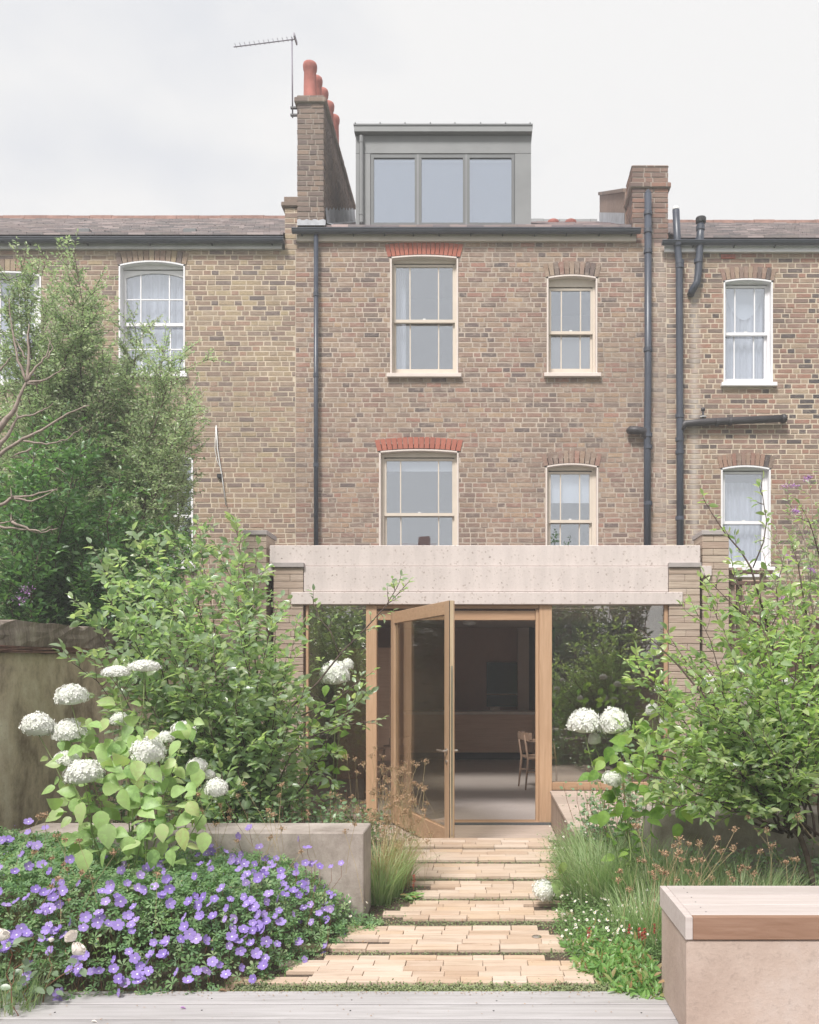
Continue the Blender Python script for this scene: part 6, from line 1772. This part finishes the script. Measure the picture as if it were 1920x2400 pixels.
# ------------------------------------------------------------------ low mats, daisies, knotweed, mixed border
def carpet(name, label, tpl, mat, area, n, seed, size, h=.06, cat='plants', parts=0, normal=.4, up=.6, kind='stuff', parent=None, edge=None, base=-.05):
    rg = random.Random(seed); L = []
    t_ = 0
    while len(L) < n and t_ < n * 6:
        t_ += 1
        x = rg.uniform(area[0], area[1]); y = rg.uniform(area[2], area[3])
        if edge and not edge(x, y): continue
        z = base + abs(rg.gauss(0, h))
        d = rv(rg); d.z = abs(d.z) * up
        L.append((Vector((x, y, z)), d, (Vector((0, -.3, 1)) + rv(rg, normal)).normalized(), size * rg.uniform(.6, 1.2)))
    if parent is None and (parts or not kind):
        parent = thing(name, label, cat, ((area[0] + area[1]) / 2, (area[2] + area[3]) / 2, -.05))
        foliage(parent, tpl, M[mat], L, parts); return parent, L
    V, Fc = scatter(tpl, *[np.array([l[k] for l in L], float) for k in range(4)])
    c = V.mean(0)
    o = bpy.data.objects.new(name, np_mesh(name, V - c, Fc, M[mat])); link(o, tuple(c), parent); o['kind'] = 'stuff'
    if parent is None: tag(o, label, cat)
    return o, L
PR = random.Random(2)
# moss and creeping plants on bare soil between the paving bands
carpet('moss', 'grey green moss strip between the last paving band and the deck', T_simple(.7), 'moss', (-1.2, .85, 4.232, 4.35), 12000, 51, .013, .014, 'moss', base=-.03)
for i, (ya, yb, n) in enumerate(((4.78, 4.87, 500), (5.34, 5.48, 900), (5.93, 6.02, 500), (6.48, 6.61, 700), (7.08, 7.2, 400))):
    carpet('moss', ('thin moss in the first soil joint of the path', 'moss in the second soil joint of the path', 'moss in the third soil joint of the path', 'moss in the fourth soil joint of the path', 'moss in the fifth soil joint of the path')[i],
           T_simple(.7), 'moss', (-.9, .6, ya, yb), n * 2, 60 + i, .011, .006, 'moss', base=-.02)
carpet('creeping_plants', 'low grey green creeping plants at the foot of the wall end left of the path', T_simple(.6), 'leaf_mat', (-.74, -.45, 5.45, 6.4), 2600, 66, .016, .016, 'plants')
# daisies
def dz_edge(x, y): return x > .42 + .1 * math.sin(y * 7) and x < 1.2
o, L = carpet('daisy_mat', 'mat of fine leaves sprinkled with tiny white daisies on the right edge of the path', T_simple(.35), 'leaf_mat', (.42, 1.15, 4.75, 6.3), 15000, 52, .026, .07, 'daisies', edge=lambda x, y: x > .40 + .09 * math.sin(y * 7) + (0.05 if y > 5.8 else 0))
o2, L2 = carpet('daisy_mat', 'clump of tiny white daisies against the timber seat by the door', T_simple(.35), 'leaf_mat', (.52, .95, 6.3, 7.3), 5000, 53, .024, .13, 'daisies')
def daisies(parent, pts):
    V = []; Fc = []; mi = []
    for p, s in pts:
        n = (Vector((rng.gauss(0, .4), -.7, .9)) + rv(rng, .25)).normalized(); t1 = n.orthogonal().normalized(); t2 = n.cross(t1)
        o = len(V); V.append(tuple(p + n * .001))
        for k in range(12):
            rr = s * (1 if k % 2 else .72); a = k * math.pi / 6
            V.append(tuple(p + (t1 * math.cos(a) + t2 * math.sin(a)) * rr))
        for k in range(12): Fc.append((o, o + 1 + k, o + 1 + (k + 1) % 12)); mi.append(0)
        o = len(V); V.append(tuple(p + n * .004))
        for k in range(6): V.append(tuple(p + n * .002 + (t1 * math.cos(k * 1.047) + t2 * math.sin(k * 1.047)) * s * .36))
        for k in range(6): Fc.append((o, o + 1 + k, o + 1 + (k + 1) % 6)); mi.append(1)
    V = np.array(V); c = V.mean(0)
    q = bpy.data.objects.new('daisy_flowers', np_mesh('daisy_flowers', V - c, np.array(Fc), [M['daisy'], M['daisy_eye']], False, mi)); link(q, tuple(c), parent); q['kind'] = 'stuff'
rg = random.Random(54)
pts = []
for k in range(230):
    l = rg.choice(L); pts.append((Vector((l[0].x, l[0].y, max(l[0].z, .03) + rg.uniform(.02, .09))), rg.uniform(.006, .011)))
daisies(o, pts)
pts = []
for k in range(90):
    l = rg.choice(L2); pts.append((Vector((l[0].x, l[0].y - .02, max(l[0].z, .05) + rg.uniform(.03, .1))), rg.uniform(.006, .01)))
daisies(o2, pts)
pts = [(P(x, y, 5.3), .010) for x, y in ((818, 2098), (820, 2114), (797, 2144), (822, 2147), (860, 2115), (590, 2268), (592, 2281), (640, 2278))]
o3, L3 = carpet('creeping_plants', 'wispy low stems with a few daisies at the foot of the concrete wall', T_simple(.3), 'leaf_ger', (-1.1, -.72, 5.15, 5.45), 900, 55, .02, .07, 'plants')
daisies(o3, pts)
# knotweed at the corner of the bench
def kw_edge(x, y):
    e = .51 + (.14 if y < 4.35 else 0) + .06 * math.sin(y * 19)
    return x > e and x < .85 and y > 4.14 + .05 * math.sin(x * 23)
kw, Lk = carpet('knotweed_patch', 'bright green knotweed with upright leaves at the corner of the bench', T_lance(.34), 'leaf_persic', (.45, .86, 4.12, 4.95), 2600, 56, .05, .05, 'plants', parts=290, normal=.7, up=1.6, edge=kw_edge)
rg = random.Random(57)
for px, py in ((1498, 2190), (1511, 2190), (1534, 2180), (1505, 2200), (1475, 2180), (1380, 2190)):
    a = P(px, py, 4.75); L = [(a + Vector((rg.gauss(0, .003), rg.gauss(0, .003), rg.uniform(-.02, .035))), rv(rg), rv(rg), .008) for _ in range(60)]
    V, Fc = scatter(T_simple(.9), *[np.array([l[k] for l in L], float) for k in range(4)])
    o = bpy.data.objects.new('flower_spike', np_mesh('flower_spike', V - V.mean(0), Fc, M['petal_red'])); link(o, tuple(V.mean(0)), kw)
sk = thing('knotweed_seedling', 'small reddish rosette with one red flower spike on the fourth paving band', 'plant', P(968, 2108, 6.0))
L = []
for k in range(34):
    a = rg.uniform(0, 6.28); L.append((P(968, 2100, 6.0) + Vector((rg.gauss(0, .02), rg.gauss(0, .03), rg.uniform(-.04, .01))), Vector((math.cos(a), math.sin(a), .5)), (Vector((0, -.4, 1)) + rv(rg, .4)), rg.uniform(.04, .065)))
foliage(sk, T_lance(.34), M['leaf_persic'], L, 34)
a = P(970, 2065, 6.0); L = [(a + Vector((rg.gauss(0, .003), rg.gauss(0, .003), rg.uniform(-.04, .045))), rv(rg), rv(rg), .008) for _ in range(60)]
V, Fc = scatter(T_simple(.9), *[np.array([l[k] for l in L], float) for k in range(4)])
o = bpy.data.objects.new('flower_spike', np_mesh('flower_spike', V - V.mean(0), Fc, M['petal_red'])); link(o, tuple(V.mean(0)), sk)
MB().tube([P(968, 2105, 6.0), a], .0015, 5).build('stalk', M['stem_red'], sk)

# mixed border plants behind the left wall, by the door on both sides
def bushy(name, label, box, n, seed, leaf, mat, tpl, parts=290, cat='plant', top=None, stems=40, dens=1.):
    rg = random.Random(seed); x0, x1, y0, y1, h = box; L = []; st = MB()
    th = thing(name, label, cat, ((x0 + x1) / 2, (y0 + y1) / 2, -.05))
    for k in range(stems):
        b = Vector((rg.uniform(x0, x1), rg.uniform(y0, y1), -.05)); hh = h * rg.uniform(.55, 1.1)
        tip = b + Vector((rg.gauss(0, .1), rg.gauss(0, .08), hh))
        path = limb_path(b, tip, rg, .0, 6, .01)
        st.tube(path, [.003 - .0003 * i for i in range(7)], 4, cap=False)
        for j in range(int(n / stems)):
            t_ = rg.uniform(.25, 1); i = min(5, int(t_ * 6)); p = path[i].lerp(path[i + 1], t_ * 6 - i if t_ < 1 else 1)
            d = Vector((rg.gauss(0, 1), rg.gauss(0, 1), rg.gauss(.2, .4))).normalized()
            L.append((p + d * rg.uniform(.005, .06), d, (Vector((0, -.3, 1)) + rv(rg, .5)).normalized(), leaf * rg.uniform(.6, 1.15)))
    st.build('stems', M['stem_red'], th, kind='stuff')
    foliage(th, tpl, M[mat], L, parts)
    return th
bushy('rose_bush', 'rose bush with rounded blue green leaves just behind the low left wall', (-1.75, -.95, 6.1, 6.9, .62), 3600, 71, .038, 'leaf_round', T_ovate(.75, .06, .12), stems=90)
bushy('rose_bush', 'small leaved rose bush with blue green leaves beside the left oak post', (-1.15, -.74, 6.3, 7.0, .55), 1800, 79, .034, 'leaf_round', T_ovate(.75, .06, .12), stems=50)
bushy('border_plants', 'low leafy plants filling the bed behind the left wall under the shrub', (-2.9, -1.2, 5.95, 6.6, .42), 3600, 72, .034, 'leaf_ger', T_ovate(.6, .06, .12), 100, stems=90)
bushy('rose_bush', 'rose bush with small round blue green leaves against the right oak post', (.80, 1.15, 6.6, 7.3, .78), 1700, 73, .036, 'leaf_round', T_ovate(.75, .06, .12), stems=46)
bushy('border_plants', 'leafy plants filling the right bed under the leaning shrub', (1.15, 2.9, 5.5, 6.2, .38), 3400, 74, .045, 'leaf_round', T_ovate(.55, .06, .12), 150, stems=80)
bushy('border_plants', 'tall leafy plants behind the right low wall', (1.3, 3.0, 6.8, 8.0, 1.0), 4200, 75, .06, 'leaf_round', T_ovate(.55, .06, .12), 150, stems=90)
bushy('border_plants', 'low bushes closing the bed before the left pier', (-3.1, -1.6, 7.0, 7.9, 1.15), 5200, 76, .05, 'leaf_round', T_ovate(.6, .06, .12), 150, stems=110)
bushy('white_veined_plant', 'plant with pale veined leaves in front of the right low wall', (1.35, 1.75, 5.15, 5.3, .30), 60, 77, .09, 'leaf_rose', T_ovate(.42, .05, .1), 60, stems=6)
# white roses at the lower left
rs = bushy('rose_bush', 'grey green rose bush with white buds at the lower left corner', (-2.35, -1.98, 3.9, 4.2, .36), 150, 78, .052, 'leaf_rose', T_ovate(.62, .06, .12), 150, stems=12)
def rose_mesh(seed):
    rg = random.Random(seed); V = []; Fc = []
    for ring, (n, r_, h, op) in enumerate(((3, .5, .95, .0), (4, .8, .92, .12), (4, 1., .78, .4))):
        for k in range(n):
            a = 6.283 * k / n + ring * .7 + rg.uniform(-.1, .1); wd = 6.283 / n * .62
            o = len(V)
            for i in range(4):
                t_ = i / 3
                for s in (-1, 0, 1):
                    aa = a + s * wd * (.7 + .3 * math.sin(t_ * 2.2)); rr = r_ * (.15 + .85 * math.sin(t_ * 1.75) * (1 + .12 * op * t_ * (abs(s))))
                    V.append((rr * math.cos(aa), rr * math.sin(aa), -.55 + h * 1.4 * t_ - (.25 * op * t_ ** 4)))
            for i in range(3):
                for s in range(2): Fc += [(o + i * 3 + s, o + i * 3 + s + 1, o + i * 3 + s + 4), (o + i * 3 + s, o + i * 3 + s + 4, o + i * 3 + s + 3)]
    return np_mesh('rose', np.array(V), np.array(Fc), M['petal_rose'], True)
RM = [rose_mesh(k) for k in range(2)]
for i, (px, py, r_, d) in enumerate(((170, 2197, 17, 4.05), (180, 2228, 19, 4.0), (0, 2195, 21, 3.95), (120, 2204, 7, 4.05))):
    o = bpy.data.objects.new('rose', RM[i % 2]); link(o, tuple(P(px, py, d)), rs); s = r_ * d / F; o.scale = (s, s, s * 1.05); o.rotation_euler = (.5, (-.5, .6, .1, 0)[i], i)
# scattered debris: dry leaves on the deck and soil
rg = random.Random(90)
for k, (px, py, lab) in enumerate(((512, 2326, 'curled orange brown leaf lying on the back deck board'), (1196, 2318, 'small brown leaf on the moss beside the deck, right of centre'), (422, 2366, 'tiny dark twig and petal lying on the left deck board'), (213, 2398, 'pale fallen petal at the bottom edge of the deck'))):
    q = P(px, py, EYE * F / (py - CY)); q.z = .006
    V, Fc = scatter(T_ovate(.45, .25, .3), np.array([q]), np.array([[1., .3, .02]]), np.array([[0, 0, 1.]]), np.array([.045 if k == 0 else .028]))
    o = bpy.data.objects.new('fallen_leaf', np_mesh('fallen_leaf', V - V.mean(0), Fc, M[('seed', 'seed', 'petal_pink', 'petal_rose')[k]])); link(o, tuple(V.mean(0))); tag(o, lab, 'leaf')
st = MB(); 
V = []; L = []
for k in range(2600):
    x, y = rg.uniform(-.9, .75), rg.uniform(4.25, 8.1)
    L.append((Vector((x, y, -.018 + rg.random() * .007)), rv(rg), (Vector((0, 0, 1)) + rv(rg, .4)), rg.uniform(.008, .022)))
V, Fc = scatter(T_simple(.4), *[np.array([l[k] for l in L], float) for k in range(4)])
o = bpy.data.objects.new('bark_chips', np_mesh('bark_chips', V - V.mean(0), Fc, M['seed'])); link(o, tuple(V.mean(0))); tag(o, 'brown bark chips and litter on the soil between the paving bands', 'litter', kind='stuff')
L = []
for k in range(700):
    x = rg.uniform(-2.3, 2.2); e = abs(rg.gauss(0, .035)) if rg.random() < .8 else rg.uniform(0, .5)
    L.append((Vector((x, 4.222 - e, .003 + rg.random() * .003)), Vector((rg.gauss(0, 1), rg.gauss(0, 1), .05)), (Vector((0, 0, 1)) + rv(rg, .3)), rg.uniform(.004, .013)))
V, Fc = scatter(T_simple(.5), *[np.array([l[k] for l in L], float) for k in range(4)])
o = bpy.data.objects.new('crumbs', np_mesh('crumbs', V - V.mean(0), Fc, M['seed'])); link(o, tuple(V.mean(0))); tag(o, 'crumbs of soil and dry petals along the back edge of the deck', 'litter', kind='stuff')
L = []
for k in range(2600):
    row = rg.choice(rows); sd = rg.random() < .6
    x = (row[3] + rg.uniform(-.12, .12)) if sd else (row[2] - rg.uniform(-.08, .2)); y = rg.uniform(row[0] - .06, row[1] + .06)
    L.append((Vector((x, y, -.03 + abs(rg.gauss(0, .022)))), rv(rg), (Vector((0, -.2, 1)) + rv(rg, .5)), rg.uniform(.010, .024)))
V, Fc = scatter(T_simple(.5), *[np.array([l[k] for l in L], float) for k in range(4)])
o = bpy.data.objects.new('creeping_plants', np_mesh('creeping_plants', V - V.mean(0), Fc, M['leaf_mat'])); link(o, tuple(V.mean(0))); tag(o, 'tiny creeping plants fringing both ends of the paving bands', 'plants', kind='stuff')
# flat grey stone button on the sixth band
MB().lathe((P(1258, 2196, EYE * F / (2196 - CY)).x, P(1258, 2196, EYE * F / (2196 - CY)).y, -.001), [(.026, 0), (.028, .004), (.02, .009), (.01, .010)], 14).build('ground_light', M['steel'], label='small round metal ground light set in the paving band near the right edge', cat='ground light', smooth=False)

# ------------------------------------------------------------------ what stands behind the camera and shows in the panes
rear = thing('opposite_house', 'terraced house opposite, seen only as a reflection in the sash windows', 'house', (-10, -14, 0))
slab(-22, -2.4, -14.3, -14, -.4, 6.6, [(-18 + 3 * k, -17 + 3 * k, 3.6, 5.4) for k in range(5)]).build('wall', M['mortar_grey'], rear)
MB().add([(-22, -13.9, 6.5), (-2.4, -13.9, 6.5), (-2.4, -18, 8.0), (-22, -18, 8.0)], [(0, 1, 2, 3)]).build('roof', M['slate'], rear)
MB().box(-3.1, -2.6, -16.6, -15.4, 6, 8.0).build('chimney', M['red_brick'], rear)
MB().box(-22, 14, -10.2, -10, -.42, 1.9).build('rear_fence', M['dark_wood'], label='dark timber fence at the far end of the garden, seen only in reflections', cat='fence')
rg = random.Random(95)
for k, (x, y, h) in enumerate(((.8, -7.5, 5.6), (4.2, -8.5, 6.6), (-4.0, -8, 5.2), (7.5, -8, 6.2), (2.6, -6.5, 3.6), (2.2, -9, 7.0))):
    th = thing('garden_tree', ('round garden tree behind the viewpoint, nearest the middle', 'tall garden tree behind the viewpoint to the right', 'garden tree behind the viewpoint to the left', 'far right garden tree behind the viewpoint', 'low bushy tree behind the viewpoint right of the middle', 'tallest garden tree standing behind the others at the rear fence')[k], 'tree', (x, y, -.4))
    st = MB(); lv = []
    for j in range(16):
        tip = Vector((x, y, h * .62)) + Vector((rg.gauss(0, 1) * .9, rg.gauss(0, 1) * .8, rg.uniform(-.25, .38) * h))
        path = limb_path((x, y, -.4), tip, rg, .1, 8, .05)
        shrub_parts(st, lv, path, .04, .01, rg, .25, .12, (.4, 1.0), .17, .07, .3, .7, .5)
    st.build('trunk', M['bark'], th, smooth=True)
    foliage(th, T_simple(.6), M['leaf_dark'], lv, 0, stuff='crown')
